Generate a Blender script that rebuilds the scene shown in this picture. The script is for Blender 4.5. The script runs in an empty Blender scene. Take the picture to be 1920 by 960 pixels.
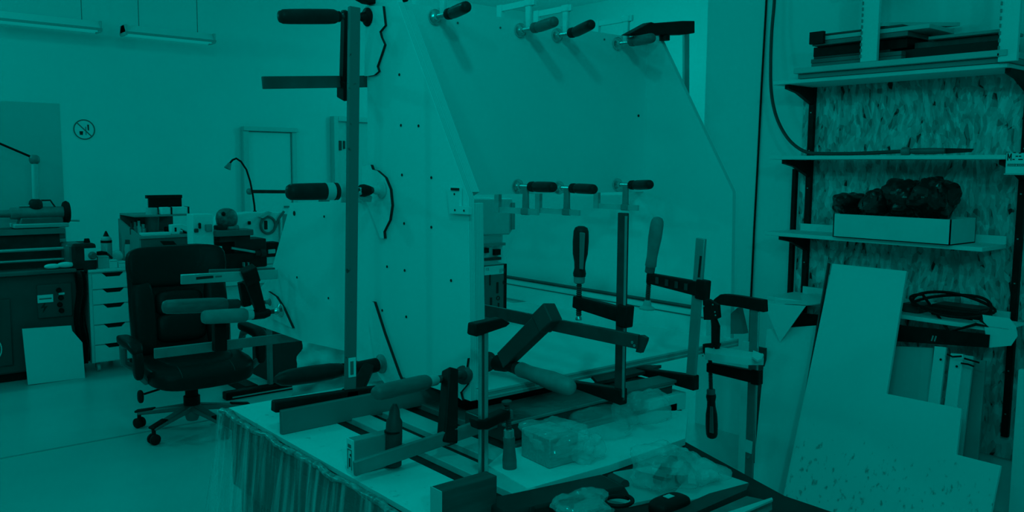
import bpy, bmesh, math, random
from mathutils import Vector, Matrix, noise
random.seed(7)
S = bpy.context.scene
COL = S.collection
V = Vector
# ------------------------------------------------------------------ camera
FPX = 1600.0
yaw, pit, rol = map(math.radians, (40.0, 6.0, 0.5))
CAM = V((0, 0, 1.5))
cf = V((math.sin(yaw)*math.cos(pit), math.cos(yaw)*math.cos(pit), -math.sin(pit)))
cr0 = V((math.cos(yaw), -math.sin(yaw), 0)); cu0 = cr0.cross(cf)
cr = cr0*math.cos(rol) + cu0*math.sin(rol); cu = -cr0*math.sin(rol) + cu0*math.cos(rol)
cd = bpy.data.cameras.new('camera'); cd.sensor_width = 36; cd.lens = 36*FPX/1920; cd.clip_start = .05
co = bpy.data.objects.new('camera', cd); COL.objects.link(co)
co.matrix_world = Matrix(((cr.x, cu.x, -cf.x, CAM.x), (cr.y, cu.y, -cf.y, CAM.y), (cr.z, cu.z, -cf.z, CAM.z), (0, 0, 0, 1)))
S.camera = co
# ------------------------------------------------------------------ light
TEAL = (0.0, 1.0, 0.90)
wd = bpy.data.worlds.new('world'); S.world = wd; wd.use_nodes = True
bg = wd.node_tree.nodes['Background']; bg.inputs[0].default_value = (*TEAL, 1); bg.inputs[1].default_value = 0.085
def point_light(loc, power, r=.09):
    l = bpy.data.lights.new('unseen_light', 'POINT'); l.energy = power; l.color = TEAL; l.shadow_soft_size = r
    o = bpy.data.objects.new('unseen_light', l); COL.objects.link(o); o.location = loc
point_light((.55, .75, 2.72), 13, .06); point_light((.80, 1.9, 2.76), 2.0)  # first is the lamp casting the clamp shadows; second is added table fill
point_light((-1.7, -.6, 2.72), 18); point_light((-.5, -1.7, 2.72), 42); point_light((-1.8, 3.6, 2.72), 14)  # unseen fill lights, added to even out panel, wall and floor
point_light((1.3, 3.6, 2.72), 6); point_light((-.6, 7.0, 2.60), 34); point_light((5.6, 4.4, 2.72), 26); point_light((6.6, 7.2, 2.72), 22)  # added fill without fixtures, for the cabinet, back wall and far room
vs = S.view_settings; vs.view_transform = 'Standard'; vs.look = 'None'; vs.gamma = 1; vs.use_curve_mapping = False; vs.exposure = 0.0
# ------------------------------------------------------------------ pixel -> point on a plane of the room
def ray(x, y): return cf + cr*((x-960)/FPX) - cu*((y-480)/FPX)
def onp(n, c, x, y):
    n = V(n); d = ray(x, y); return CAM + d*((c - n.dot(CAM))/n.dot(d))
def ax(v, x, y): return onp((1, 0, 0), v, x, y)
def ay(v, x, y): return onp((0, 1, 0), v, x, y)
def az(v, x, y): return onp((0, 0, 1), v, x, y)
# ------------------------------------------------------------------ materials
MATS = {}
def mat(name, v, rough=.55, metal=0.0, var=0.0, scale=8.0, stretch=(1, 1, 1), bump=0.0, spec=None, alpha=1.0):
    if spec is None: spec = .12 if v < .04 else (.25 if v < .12 else .4)
    if name in MATS: return MATS[name]
    m = bpy.data.materials.new(name); m.use_nodes = True; nt = m.node_tree; b = nt.nodes['Principled BSDF']
    b.inputs['Base Color'].default_value = (v, v, v, 1); b.inputs['Roughness'].default_value = rough
    b.inputs['Metallic'].default_value = metal; b.inputs['Specular IOR Level'].default_value = spec
    b.inputs['Alpha'].default_value = alpha
    if var or bump:
        tc = nt.nodes.new('ShaderNodeTexCoord'); mp = nt.nodes.new('ShaderNodeMapping'); mp.inputs['Scale'].default_value = stretch
        nz = nt.nodes.new('ShaderNodeTexNoise'); nz.inputs['Scale'].default_value = scale; nz.inputs['Detail'].default_value = 6
        nt.links.new(tc.outputs['Object'], mp.inputs[0]); nt.links.new(mp.outputs[0], nz.inputs['Vector'])
        if var:
            rp = nt.nodes.new('ShaderNodeValToRGB'); lo, hi = v*(1-var), min(1, v*(1+var*.6))
            rp.color_ramp.elements[0].position = .3; rp.color_ramp.elements[1].position = .7
            rp.color_ramp.elements[0].color = (lo, lo, lo, 1); rp.color_ramp.elements[1].color = (hi, hi, hi, 1)
            nt.links.new(nz.outputs['Fac'], rp.inputs[0]); nt.links.new(rp.outputs[0], b.inputs['Base Color'])
        if bump:
            bp = nt.nodes.new('ShaderNodeBump'); bp.inputs['Strength'].default_value = bump; bp.inputs['Distance'].default_value = .01
            nt.links.new(nz.outputs['Fac'], bp.inputs['Height']); nt.links.new(bp.outputs[0], b.inputs['Normal'])
    MATS[name] = m; return m
def mat_speckle(name, v, dark, scale, thr, rough=.6):
    m = mat(name, v, rough); nt = m.node_tree; b = nt.nodes['Principled BSDF']
    tc = nt.nodes.new('ShaderNodeTexCoord'); nz = nt.nodes.new('ShaderNodeTexNoise'); nz.inputs['Scale'].default_value = scale
    nz.inputs['Detail'].default_value = 3; rp = nt.nodes.new('ShaderNodeValToRGB')
    rp.color_ramp.elements[0].position = thr-.03; rp.color_ramp.elements[1].position = thr+.03
    rp.color_ramp.elements[0].color = (v, v, v, 1); rp.color_ramp.elements[1].color = (dark, dark, dark, 1)
    nt.links.new(tc.outputs['Object'], nz.inputs['Vector']); nt.links.new(nz.outputs['Fac'], rp.inputs[0]); nt.links.new(rp.outputs[0], b.inputs['Base Color'])
    return m
def mat_worn(name, v, dark, zmax):
    m = mat(name, v, .6); nt = m.node_tree; b = nt.nodes['Principled BSDF']; N_ = nt.nodes.new; Lk = nt.links.new
    tc = N_('ShaderNodeTexCoord'); mp = N_('ShaderNodeMapping'); mp.inputs['Scale'].default_value = (1, 1, .45); mp.inputs['Rotation'].default_value = (.5, 0, 0)
    nz = N_('ShaderNodeTexNoise'); nz.inputs['Scale'].default_value = 52; nz.inputs['Detail'].default_value = 5
    sx = N_('ShaderNodeSeparateXYZ'); mr = N_('ShaderNodeMapRange'); mr.inputs['From Min'].default_value = zmax-.35; mr.inputs['From Max'].default_value = zmax; mr.inputs['To Min'].default_value = .07; mr.inputs['To Max'].default_value = -.25
    ad = N_('ShaderNodeMath'); ad.operation = 'ADD'; rp = N_('ShaderNodeValToRGB')
    rp.color_ramp.elements[0].position = .66; rp.color_ramp.elements[1].position = .78; rp.color_ramp.elements[0].color = (v, v, v, 1); rp.color_ramp.elements[1].color = (dark, dark, dark, 1)
    Lk(tc.outputs['Object'], mp.inputs[0]); Lk(mp.outputs[0], nz.inputs['Vector']); Lk(tc.outputs['Object'], sx.inputs[0]); Lk(sx.outputs[2], mr.inputs[0])
    Lk(nz.outputs['Fac'], ad.inputs[0]); Lk(mr.outputs[0], ad.inputs[1]); Lk(ad.outputs[0], rp.inputs[0]); Lk(rp.outputs[0], b.inputs['Base Color']); return m
def mat_osb(name):
    m = mat(name, .35, .7); nt = m.node_tree; b = nt.nodes['Principled BSDF']
    tc = nt.nodes.new('ShaderNodeTexCoord'); prev = None
    for rot, sc in ((.3, (1, 26, 9)), (-.95, (1, 24, 8)), (1.45, (1, 26, 10))):
        mp = nt.nodes.new('ShaderNodeMapping'); mp.inputs['Rotation'].default_value = (rot, 0, 0); mp.inputs['Scale'].default_value = sc
        wn = nt.nodes.new('ShaderNodeTexNoise'); wn.inputs['Scale'].default_value = 3; mx = nt.nodes.new('ShaderNodeVectorMath'); mx.operation = 'MULTIPLY_ADD'
        mx.inputs[1].default_value = (.12, .12, .12)
        nt.links.new(tc.outputs['Object'], wn.inputs['Vector']); nt.links.new(wn.outputs['Color'], mx.inputs[0]); nt.links.new(tc.outputs['Object'], mx.inputs[2])
        vo = nt.nodes.new('ShaderNodeTexVoronoi'); vo.inputs['Scale'].default_value = 2.1
        nt.links.new(mx.outputs[0], mp.inputs[0]); nt.links.new(mp.outputs[0], vo.inputs['Vector'])
        sp = nt.nodes.new('ShaderNodeSeparateColor'); nt.links.new(vo.outputs['Color'], sp.inputs[0])
        if prev is None: prev = sp.outputs[0]
        else:
            mm = nt.nodes.new('ShaderNodeMath'); mm.operation = 'ADD' if rot < 0 else 'MULTIPLY_ADD'
            if rot < 0: nt.links.new(prev, mm.inputs[0]); nt.links.new(sp.outputs[1], mm.inputs[1])
            else: nt.links.new(sp.outputs[2], mm.inputs[0]); mm.inputs[1].default_value = .7; nt.links.new(prev, mm.inputs[2])
            prev = mm.outputs[0]
    rp = nt.nodes.new('ShaderNodeValToRGB'); mr = nt.nodes.new('ShaderNodeMapRange'); mr.inputs['From Max'].default_value = 2.7
    nt.links.new(prev, mr.inputs[0]); nt.links.new(mr.outputs[0], rp.inputs[0])
    e = rp.color_ramp.elements; e[0].position = .14; e[0].color = (.02, .02, .02, 1); e[1].position = .85; e[1].color = (.80, .80, .80, 1)
    x = e.new(.23); x.color = (.28, .28, .28, 1); x = e.new(.5); x.color = (.50, .50, .50, 1)
    nt.links.new(rp.outputs[0], b.inputs['Base Color']); return m
def mat_ply(name):
    m = mat(name, .6, .7); nt = m.node_tree; b = nt.nodes['Principled BSDF']
    tc = nt.nodes.new('ShaderNodeTexCoord'); wv = nt.nodes.new('ShaderNodeTexWave'); wv.inputs['Scale'].default_value = 57; wv.inputs['Distortion'].default_value = .6
    wv.bands_direction = 'X'; mp = nt.nodes.new('ShaderNodeMapping'); mp.inputs['Scale'].default_value = (1, .03, .03)
    rp = nt.nodes.new('ShaderNodeValToRGB'); rp.color_ramp.elements[0].color = (.58, .58, .58, 1); rp.color_ramp.elements[1].color = (.76, .76, .76, 1)
    nt.links.new(tc.outputs['Object'], mp.inputs[0]); nt.links.new(mp.outputs[0], wv.inputs['Vector']); nt.links.new(wv.outputs['Fac'], rp.inputs[0]); nt.links.new(rp.outputs[0], b.inputs['Base Color'])
    return m
def mat_film(name, v, op, rough=.18, streak=False):
    m = bpy.data.materials.new(name); m.use_nodes = True; nt = m.node_tree; nt.nodes.clear()
    out = nt.nodes.new('ShaderNodeOutputMaterial'); mx = nt.nodes.new('ShaderNodeMixShader'); tr = nt.nodes.new('ShaderNodeBsdfTransparent')
    b = nt.nodes.new('ShaderNodeBsdfPrincipled'); b.inputs['Base Color'].default_value = (v, v, v, 1); b.inputs['Roughness'].default_value = rough
    mx.inputs[0].default_value = op
    if streak:
        tc = nt.nodes.new('ShaderNodeTexCoord'); mp = nt.nodes.new('ShaderNodeMapping'); mp.inputs['Scale'].default_value = (1, 26, 1.6); mp.inputs['Rotation'].default_value = (.12, 0, 0)
        nz = nt.nodes.new('ShaderNodeTexNoise'); nz.inputs['Scale'].default_value = 1.6; nz.inputs['Detail'].default_value = 5; mr = nt.nodes.new('ShaderNodeMapRange')
        mr.inputs['From Min'].default_value = .45; mr.inputs['From Max'].default_value = .78; mr.inputs['To Min'].default_value = op*.5; mr.inputs['To Max'].default_value = .75
        nt.links.new(tc.outputs['Object'], mp.inputs[0]); nt.links.new(mp.outputs[0], nz.inputs['Vector']); nt.links.new(nz.outputs['Fac'], mr.inputs[0]); nt.links.new(mr.outputs[0], mx.inputs[0])
    nt.links.new(tr.outputs[0], mx.inputs[1]); nt.links.new(b.outputs[0], mx.inputs[2]); nt.links.new(mx.outputs[0], out.inputs[0])
    MATS[name] = m; return m
WHITE = mat('white_paint', .80, .6); WALL = mat('wall_paint', .80, .9, var=.03, scale=1.5, spec=.1); BOARD = mat('white_board', .80, .6, var=.03, scale=3)
PLY = mat_ply('plywood_edge'); OSB = mat_osb('strand_board'); PALE = mat('pale_grey', .55, .5, var=.06, scale=6)
BLACK = mat('black_iron', .012, .5, var=.3, scale=30); DKMET = mat('dark_steel', .07, .45, .2, var=.3, scale=20)
STEEL = mat('clamp_steel', .26, .45, .25, var=.18, scale=18); BRIGHT = mat('bright_steel', .55, .28, .7, var=.15, scale=14); CHROME = mat('zinc', .62, .25, .85)
HDARK = mat('dark_handle', .028, .38, var=.25, scale=25); HMID = mat('mid_handle', .14, .45, var=.2, scale=20, stretch=(1, 1, 4)); HPALE = mat('pale_wood_handle', .27, .5, var=.2, scale=24)
LEATHER = mat('black_leather', .016, .36, bump=.15, scale=60); RUBBER = mat('black_rubber', .014, .6); SILVER = mat('silver_paint', .22, .4, .4)
LATHE = mat('lathe_dark', .085, .45, var=.12, scale=5); LATHE2 = mat('lathe_grey', .15, .4, .2, var=.15, scale=9); IRON = mat('cast_iron', .035, .5, .2, var=.3, scale=12)
MID = mat('mid_grey', .30, .55, var=.08, scale=6); GREYB = mat('grey_board', .20, .6, var=.12, scale=5); DARKB = mat('dark_board', .06, .6, var=.25, scale=8); BAG = mat('black_bag', .012, .22, bump=.5, scale=14, spec=.5); RAIL2 = mat('dark_rail_steel', .10, .45, .1, var=.35, scale=7)
FLOOR = mat('floor_coat', .56, .32, var=.08, scale=1.1, spec=.4); PAPER = mat('paper', .82, .8); INK = mat('ink', .03, .7); INK2 = mat('grey_ink', .16, .7)
FILM = mat_film('plastic_film', .85, .33); FILM3 = mat_film('streaked_film', .85, .30, .15, True); FILM2 = mat_film('clear_plastic', .85, .28, .1); WORN = mat_speckle('worn_board', .78, .55, 34, .70); WORN2 = mat_worn('scuffed_board', .80, .34, .62); SPOT = mat_speckle('spotted_steel', .175, .06, 40, .70, .5)
TUBE = bpy.data.materials.new('lamp_tube'); TUBE.use_nodes = True
_b = TUBE.node_tree.nodes['Principled BSDF']; _b.inputs['Emission Color'].default_value = (*TEAL, 1); _b.inputs['Emission Strength'].default_value = .19; _b.inputs['Base Color'].default_value = (.1, .1, .1, 1)
# ------------------------------------------------------------------ mesh helpers
class MB:
    def __init__(s): s.v = []; s.f = []
    def add(s, vs, fs):
        n = len(s.v); s.v += [V(p) for p in vs]; s.f += [tuple(i+n for i in f) for f in fs]; return s
    def box(s, a, b):
        x0, y0, z0 = a; x1, y1, z1 = b
        return s.add([(x0, y0, z0), (x1, y0, z0), (x1, y1, z0), (x0, y1, z0), (x0, y0, z1), (x1, y0, z1), (x1, y1, z1), (x0, y1, z1)],
                     [(0, 3, 2, 1), (4, 5, 6, 7), (0, 1, 5, 4), (1, 2, 6, 5), (2, 3, 7, 6), (3, 0, 4, 7)])
    def bar(s, p0, p1, wdir, w0, w1, t0, t1=None):
        p0, p1 = V(p0), V(p1); a = (p1-p0).normalized(); w = V(wdir); w = (w-a*w.dot(a)).normalized(); t = a.cross(w); t1 = t0 if t1 is None else t1
        q = []
        for p, ww, tt in ((p0, w0, t0), (p1, w1, t1)):
            q += [p-w*ww/2-t*tt/2, p+w*ww/2-t*tt/2, p+w*ww/2+t*tt/2, p-w*ww/2+t*tt/2]
        return s.add(q, [(0, 3, 2, 1), (4, 5, 6, 7), (0, 1, 5, 4), (1, 2, 6, 5), (2, 3, 7, 6), (3, 0, 4, 7)])
    def prism(s, pts, off, caps=True, sides=True):
        pts = [V(p) for p in pts]; off = V(off); n = len(pts); fs = []
        if caps: fs += [tuple(range(n)), tuple(range(2*n-1, n-1, -1))]
        if sides: fs += [(i, i+n, (i+1) % n + n, (i+1) % n) for i in range(n)]
        return s.add(pts+[p+off for p in pts], fs)
    def lathe(s, p0, p1, prof, seg=16):
        p0, p1 = V(p0), V(p1); a = (p1-p0); L = a.length; a.normalize(); u = a.orthogonal().normalized(); w = a.cross(u); vs = []; fs = []
        for t, r in prof:
            c = p0+a*(t*L)
            for k in range(seg):
                an = 2*math.pi*k/seg; vs.append(c+(u*math.cos(an)+w*math.sin(an))*max(r, 1e-4))
        m = len(prof)
        for i in range(m-1):
            for k in range(seg): fs.append((i*seg+k, i*seg+(k+1) % seg, (i+1)*seg+(k+1) % seg, (i+1)*seg+k))
        fs.append(tuple(range(seg-1, -1, -1))); fs.append(tuple(range((m-1)*seg, m*seg)))
        return s.add(vs, fs)
    def cyl(s, p0, p1, r, seg=14): return s.lathe(p0, p1, [(0, r), (1, r)], seg)
    def tube(s, pts, r, seg=8):
        pts = [V(p) for p in pts]; vs = []; fs = []; n = len(pts); u = None
        for i, p in enumerate(pts):
            a = (pts[min(i+1, n-1)]-pts[max(i-1, 0)]).normalized()
            u = a.orthogonal().normalized() if u is None else (u-a*u.dot(a)).normalized()
            w = a.cross(u)
            for k in range(seg):
                an = 2*math.pi*k/seg; vs.append(p+(u*math.cos(an)+w*math.sin(an))*r)
        for i in range(n-1):
            for k in range(seg): fs.append((i*seg+k, i*seg+(k+1) % seg, (i+1)*seg+(k+1) % seg, (i+1)*seg+k))
        fs.append(tuple(range(seg-1, -1, -1))); fs.append(tuple(range((n-1)*seg, n*seg)))
        return s.add(vs, fs)
    def sell(s, c, size, e=.45, nu=28, nv=14, rot=None, fn=None):
        c = V(c); vs = []; fs = []
        def sp(x, p): return math.copysign(abs(x)**p, x)
        for j in range(nv+1):
            la = -math.pi/2+math.pi*j/nv
            for i in range(nu):
                lo = 2*math.pi*i/nu
                p = V((size[0]/2*sp(math.cos(la), e)*sp(math.cos(lo), e), size[1]/2*sp(math.cos(la), e)*sp(math.sin(lo), e), size[2]/2*sp(math.sin(la), e)))
                if fn: p = fn(p)
                if rot: p = rot @ p
                vs.append(c+p)
        for j in range(nv):
            for i in range(nu): fs.append((j*nu+i, j*nu+(i+1) % nu, (j+1)*nu+(i+1) % nu, (j+1)*nu+i))
        return s.add(vs, fs)
    def grid(s, fn, nu, nv):
        vs = [fn(i/nu, j/nv) for j in range(nv+1) for i in range(nu+1)]
        return s.add(vs, [(j*(nu+1)+i, j*(nu+1)+i+1, (j+1)*(nu+1)+i+1, (j+1)*(nu+1)+i) for j in range(nv) for i in range(nu)])
    def xf(s, M):
        s.v = [M @ p for p in s.v]; return s
    def build(s, name, m, parent=None, bevel=0.0, smooth=35, seg=2, solid=0.0):
        me = bpy.data.meshes.new(name); org = ORG.get(parent.name, V((0, 0, 0))) if parent else V((0, 0, 0))
        me.from_pydata([p-org for p in s.v], [], s.f); me.materials.append(m)
        bm = bmesh.new(); bm.from_mesh(me); bmesh.ops.remove_doubles(bm, verts=bm.verts, dist=1e-6); bmesh.ops.recalc_face_normals(bm, faces=bm.faces); bm.to_mesh(me); bm.free()
        if smooth:
            for p in me.polygons: p.use_smooth = True
            me.set_sharp_from_angle(angle=math.radians(smooth))
        o = bpy.data.objects.new(name, me); COL.objects.link(o)
        if parent: o.parent = parent; ORG[o.name] = org
        if bevel: md = o.modifiers.new('bevel', 'BEVEL'); md.width = bevel; md.segments = seg; md.limit_method = 'ANGLE'; md.harden_normals = False
        if solid: md = o.modifiers.new('solid', 'SOLIDIFY'); md.thickness = solid
        return o
ORG = {}
def tag(o, label=None, cat=None, group=None, kind=None):
    for k, v in (('label', label), ('category', cat), ('group', group), ('kind', kind)):
        if v: o[k] = v
    return o
def thing(name, label, cat, loc=(0, 0, 0), group=None):
    o = bpy.data.objects.new(name, None); COL.objects.link(o); o.location = loc; ORG[o.name] = V(loc); o.empty_display_size = .05
    return tag(o, label, cat, group)
def struct(o): return tag(o, kind='structure')
def text_mesh(name, body, origin, xdir, ydir, size, m, parent=None, bold=0.0):
    c = bpy.data.curves.new(name, 'FONT'); c.body = body; c.size = size; c.offset = bold; c.resolution_u = 2
    t = bpy.data.objects.new(name, c); COL.objects.link(t); dg = bpy.context.evaluated_depsgraph_get()
    me = bpy.data.meshes.new_from_object(t.evaluated_get(dg)); bpy.data.objects.remove(t)
    X = V(xdir).normalized(); Y = V(ydir).normalized(); org = ORG.get(parent.name, V((0, 0, 0))) if parent else V((0, 0, 0))
    for v in me.vertices: v.co = V(origin)-org+X*v.co.x+Y*v.co.y
    me.materials.clear(); me.materials.append(m)
    o = bpy.data.objects.new(name, me); COL.objects.link(o)
    if parent: o.parent = parent; ORG[o.name] = org
    return o
XD, YD, ZD = V((1, 0, 0)), V((0, 1, 0)), V((0, 0, 1))
# ------------------------------------------------------------------ the room
struct(MB().box((-3, -3, -.05), (9, 9.8, 0)).build('floor', FLOOR))
jt = MB().box((-3, 4.875, 0), (3.6, 4.895, .0015)).build('trim_1', mat('joint_strip', .36, .6)); struct(jt)
struct(MB().box((-3, 9.7, 0), (9, 9.8, 3.75)).build('wall_back', WALL))
struct(MB().box((-3, -.5, 3.75), (9, 9.8, 3.85)).build('ceiling', WALL))
struct(MB().box((4.0, -1.5, 0), (4.16, 3.07, 3.75)).build('wall_right', WALL))
struct(MB().box((8.6, 3.0, 0), (8.7, 9.7, 3.75)).build('wall_far_right', WALL))
# door in the back wall, with a proud frame
YB = 9.7
def wpt(px, py, y=YB): p = ay(y, px, py); return p.x, p.z
x0, z1 = wpt(451, 237); x1, _ = wpt(545, 230)
d = MB().box((x0+.07, YB-.03, 0), (x1-.02, YB-.002, z1-.06)).build('door_1', WHITE); struct(d)
for a, b in (((x0, YB-.07, 0), (x0+.07, YB-.002, z1-.051)), ((x0, YB-.09, z1-.05), (x1+.06, YB-.002, z1)), ((x1-.01, YB-.06, 0), (x1+.05, YB-.002, z1-.05))):
    MB().box(a, b).build('door_frame', mat('frame_grey', .64, .6), d, bevel=.005)
MB().box((x1-.12, YB-.05, .98), (x1-.06, YB-.03, 1.0)).build('door_handle', STEEL, d)
# glazed hatch in the back wall
x0, z1 = wpt(619, 218); x1, z0 = wpt(712, 352)
w = MB().box((x0+.05, YB-.03, z0+.05), (x1-.05, YB-.004, z1-.05)).build('window_1', mat('frosted_pane', .70, .15)); struct(w)
for a, b in (((x0, YB-.1, z0), (x0+.06, YB-.002, z1)), ((x1-.06, YB-.1, z0), (x1, YB-.002, z1)), ((x0+.061, YB-.1, z1-.06), (x1-.061, YB-.002, z1)), ((x0+.061, YB-.1, z0), (x1-.061, YB-.002, z0+.05)), ((x0+.22, YB-.07, z0+.05), (x0+.25, YB-.03, z1-.06))):
    MB().box(a, b).build('window_frame', mat('frame_pale', .64, .5), w, bevel=.004)
MB().box((x0+.09, YB-.05, z1-.42), (x0+.13, YB-.028, z1-.3)).build('latch', DKMET, w); MB().box((x0+.16, YB-.05, z1-.40), (x0+.18, YB-.028, z1-.3)).build('latch', DKMET, w)
# ceiling lamps
def lamp(x0, x1, y, z, label):
    t = thing('ceiling_lamp', label, 'lamp', ((x0+x1)/2, y, z+.24), 'hanging ceiling lamps')
    MB().prism([(x0, y-.09, z+.03), (x0, y+.09, z+.03), (x0, y+.04, z+.1), (x0, y-.04, z+.1)], (x1-x0, 0, 0)).build('casing', WHITE, t)
    MB().box((x0, y-.098, z+.012), (x1, y-.088, z+.034)).build('edge_strip', mat('lamp_edge', .40, .5), t)
    MB().box((x0, y+.088, z+.012), (x1, y+.098, z+.034)).build('edge_strip', MATS['lamp_edge'], t)
    for k in (-.04, .04): MB().cyl((x0+.03, y+k, z+.015), (x1-.03, y+k, z+.015), .013, 10).build('tube', TUBE, t)
    for x in (x0, x1-.02): MB().box((x, y-.09, z+.0), (x+.02, y+.09, z+.1)).build('end_cap', PALE, t, bevel=.004)
    for x in (x0+.15, x1-.15): MB().cyl((x, y, z+.1), (x, y, 3.75), .004, 6).build('suspension_rod', STEEL, t)
p = az(2.72, 187, 58); lamp(-.2, p.x, p.y, 2.70, 'long ceiling lamp running off the left top corner')
p = az(2.72, 230, 63); q = az(2.72, 420, 74); lamp(p.x, q.x, p.y, 2.70, 'shorter ceiling lamp hanging left of the tall clamp rail')
# round prohibition sign, a flat print on the wall
c = ay(YB-.006, 158, 243); R = .105
sg = thing('prohibition_sign', 'small round no eating or drinking sign on back wall', 'sign', c)
MB().cyl((c.x, YB-.001, c.z), (c.x, YB-.005, c.z), R*1.06, 40).build('plate', PAPER, sg)
def ring(mb, c, r0, r1, y, n=40):
    vs = []; fs = []
    for k in range(n):
        a = 2*math.pi*k/n
        for r in (r0, r1):
            for yy in (y, y-.002): vs.append((c.x+r*math.cos(a), yy, c.z+r*math.sin(a)))
    for k in range(n):
        i = k*4; j = ((k+1) % n)*4
        fs += [(i+1, i+3, j+3, j+1), (i, i+1, j+1, j), (i+2, j+2, j+3, i+3)]
    return mb.add(vs, fs)
ring(MB(), c, R*.88, R, YB-.005).build('ring', INK2, sg)
MB().bar((c.x-R*.65, YB-.0065, c.z+R*.65), (c.x+R*.65, YB-.0065, c.z-R*.65), YD, .002, .002, .011).build('slash', INK2, sg)
MB().prism([(c.x-.047, YB-.006, c.z-.018), (c.x-.012, YB-.006, c.z-.018), (c.x-.016, YB-.006, c.z-.055), (c.x-.043, YB-.006, c.z-.055)], (0, -.002, 0)).build('cup_mark', INK, sg)
MB().prism([(c.x+.03, YB-.006, c.z+.052), (c.x+.045, YB-.006, c.z+.052), (c.x+.045, YB-.006, c.z-.01), (c.x+.034, YB-.006, c.z-.005)], (0, -.002, 0)).build('knife_mark', INK, sg)
MB().box((c.x+.012, YB-.008, c.z-.055), (c.x+.018, YB-.006, c.z+.03)).build('fork_mark', INK2, sg)
# ------------------------------------------------------------------ metal lathe on the left
YL = 6.55
L = thing('metal_lathe', 'large dark metal lathe with tailstock on its bed at left edge', 'lathe', (.9, 6.8, 0))
def bx(px0, py0, px1, py1, y0, dep):
    a = ay(y0, px0, py0); b = ay(y0, px1, py1)
    return ((min(a.x, b.x), y0, min(a.z, b.z)), (max(a.x, b.x), y0+dep, max(a.z, b.z)))
MB().box((.2, 6.56, .06), (1.53, 7.0, .74)).build('cabinet', LATHE, L, bevel=.015)
MB().box((.2, 6.60, 0), (1.5, 6.96, .06)).build('plinth', RUBBER, L)
MB().box((.2, 6.50, .735), (1.53, 7.04, .765)).build('chip_tray', LATHE2, L, bevel=.008)
MB().prism([(.2, 6.66, .765), (.2, 6.98, .765), (.2, 6.96, 1.0), (.2, 6.70, 1.0)], (1.22, 0, 0)).build('bed', IRON, L)
for yy in (6.66, 6.90): MB().prism([(.2, yy, 1.0), (.2, yy+.1, 1.0), (.2, yy+.07, 1.035), (.2, yy+.03, 1.035)], (1.25, 0, 0)).build('bed_way', LATHE2, L)
MB().box((1.39, 6.7, .96), (1.46, 6.92, 1.03)).build('end_bracket', LATHE2, L, bevel=.006)
for z, rr in ((.9, .012), (.825, .010)): MB().cyl((.2, 6.60, z), (1.46, 6.60, z), rr, 12).build('feed_rod', BRIGHT, L)
MB().cyl((1.0, 6.63, .80), (1.0, 6.63, .95), .02, 10).build('rod_hanger', IRON, L)
hb = MB().box(*bx(135, 458, 183, 510, 6.5, .26)).build('feed_gearbox', IRON, L, bevel=.02)
a = ay(6.495, 158, 466); b = ay(6.495, 181, 487); MB().box((a.x, 6.488, b.z), (b.x, 6.5, a.z)).build('dial_plate', PAPER, L)
c = ay(6.488, 173, 479); MB().lathe((c.x, 6.49, c.z), (c.x, 6.45, c.z), [(0, .028), (.6, .026), (1, .018)]).build('dial_knob', LATHE2, L)
c = ay(6.6, 163, 455); MB().lathe((c.x, 6.6, c.z-.02), (c.x, 6.6, c.z+.03), [(0, .012), (.5, .022), (1, .016)]).build('shift_knob', BLACK, L)
a = ay(6.55, 130, 458); MB().box((a.x-.03, 6.52, .78), (a.x+.09, 6.75, .935)).build('bearing_block', LATHE2, L, bevel=.02)
# tailstock on the bed
ty = 6.83; tx = ay(ty, 75, 400)
zt = tx.z
MB().prism([(tx.x-.16, ty, 1.035), (tx.x+.17, ty, 1.035), (tx.x+.15, ty, 1.06), (tx.x+.15, ty, zt-.03), (tx.x-.12, ty, zt-.03), (tx.x-.13, ty, 1.07)], (0, .12, 0)).build('tailstock_body', LATHE2, L, bevel=.01)
MB().box((tx.x-.17, ty-.03, 1.035), (tx.x+.18, ty+.15, 1.065)).build('tailstock_base', PALE, L, bevel=.006)
MB().lathe((tx.x-.33, ty+.06, zt), (tx.x+.17, ty+.06, zt), [(0, .002), (.08, .014), (.16, .022), (.17, .026), (.3, .028), (.31, .042), (.6, .045), (.98, .045), (1, .035)], 20).build('quill', STEEL, L)
hw = MB().lathe((tx.x+.165, ty+.06, zt), (tx.x+.20, ty+.06, zt), [(0, .075), (.5, .085), (1, .075)], 24).build('handwheel', BLACK, L)
MB().cyl((tx.x+.19, ty+.06, zt-.06), (tx.x+.27, ty+.06, zt-.065), .007, 8).build('crank_grip', BRIGHT, hw)
MB().tube([(tx.x-.12, ty+.05, zt+.05), (tx.x, ty+.05, zt+.055), (tx.x+.02, ty+.05, zt+.09)], .008).build('clamp_lever', BRIGHT, L)
MB().tube([(tx.x+.02, ty+.05, zt+.09), (tx.x+.08, ty+.05, zt+.09), (tx.x+.11, ty+.05, zt+.04)], .006).build('lock_lever', IRON, L)
# work lamp arm and post
a = ay(ty, 70, 378); b = ay(ty, 68, 302); c = ay(ty, -30, 255)
MB().cyl((a.x, ty+.06, a.z-.05), (b.x, ty+.06, b.z), .021, 14).build('lamp_post', PALE, L)
MB().sell((b.x, ty+.06, b.z+.01), (.07, .06, .07), .8).build('arm_joint', STEEL, L)
MB().cyl((b.x, ty+.06, b.z+.02), (c.x, ty+.06, c.z), .008, 8).build('lamp_arm', BLACK, L)
MB().sell((a.x, ty+.06, a.z-.03), (.09, .08, .10), .8).build('post_foot', IRON, L)
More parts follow.
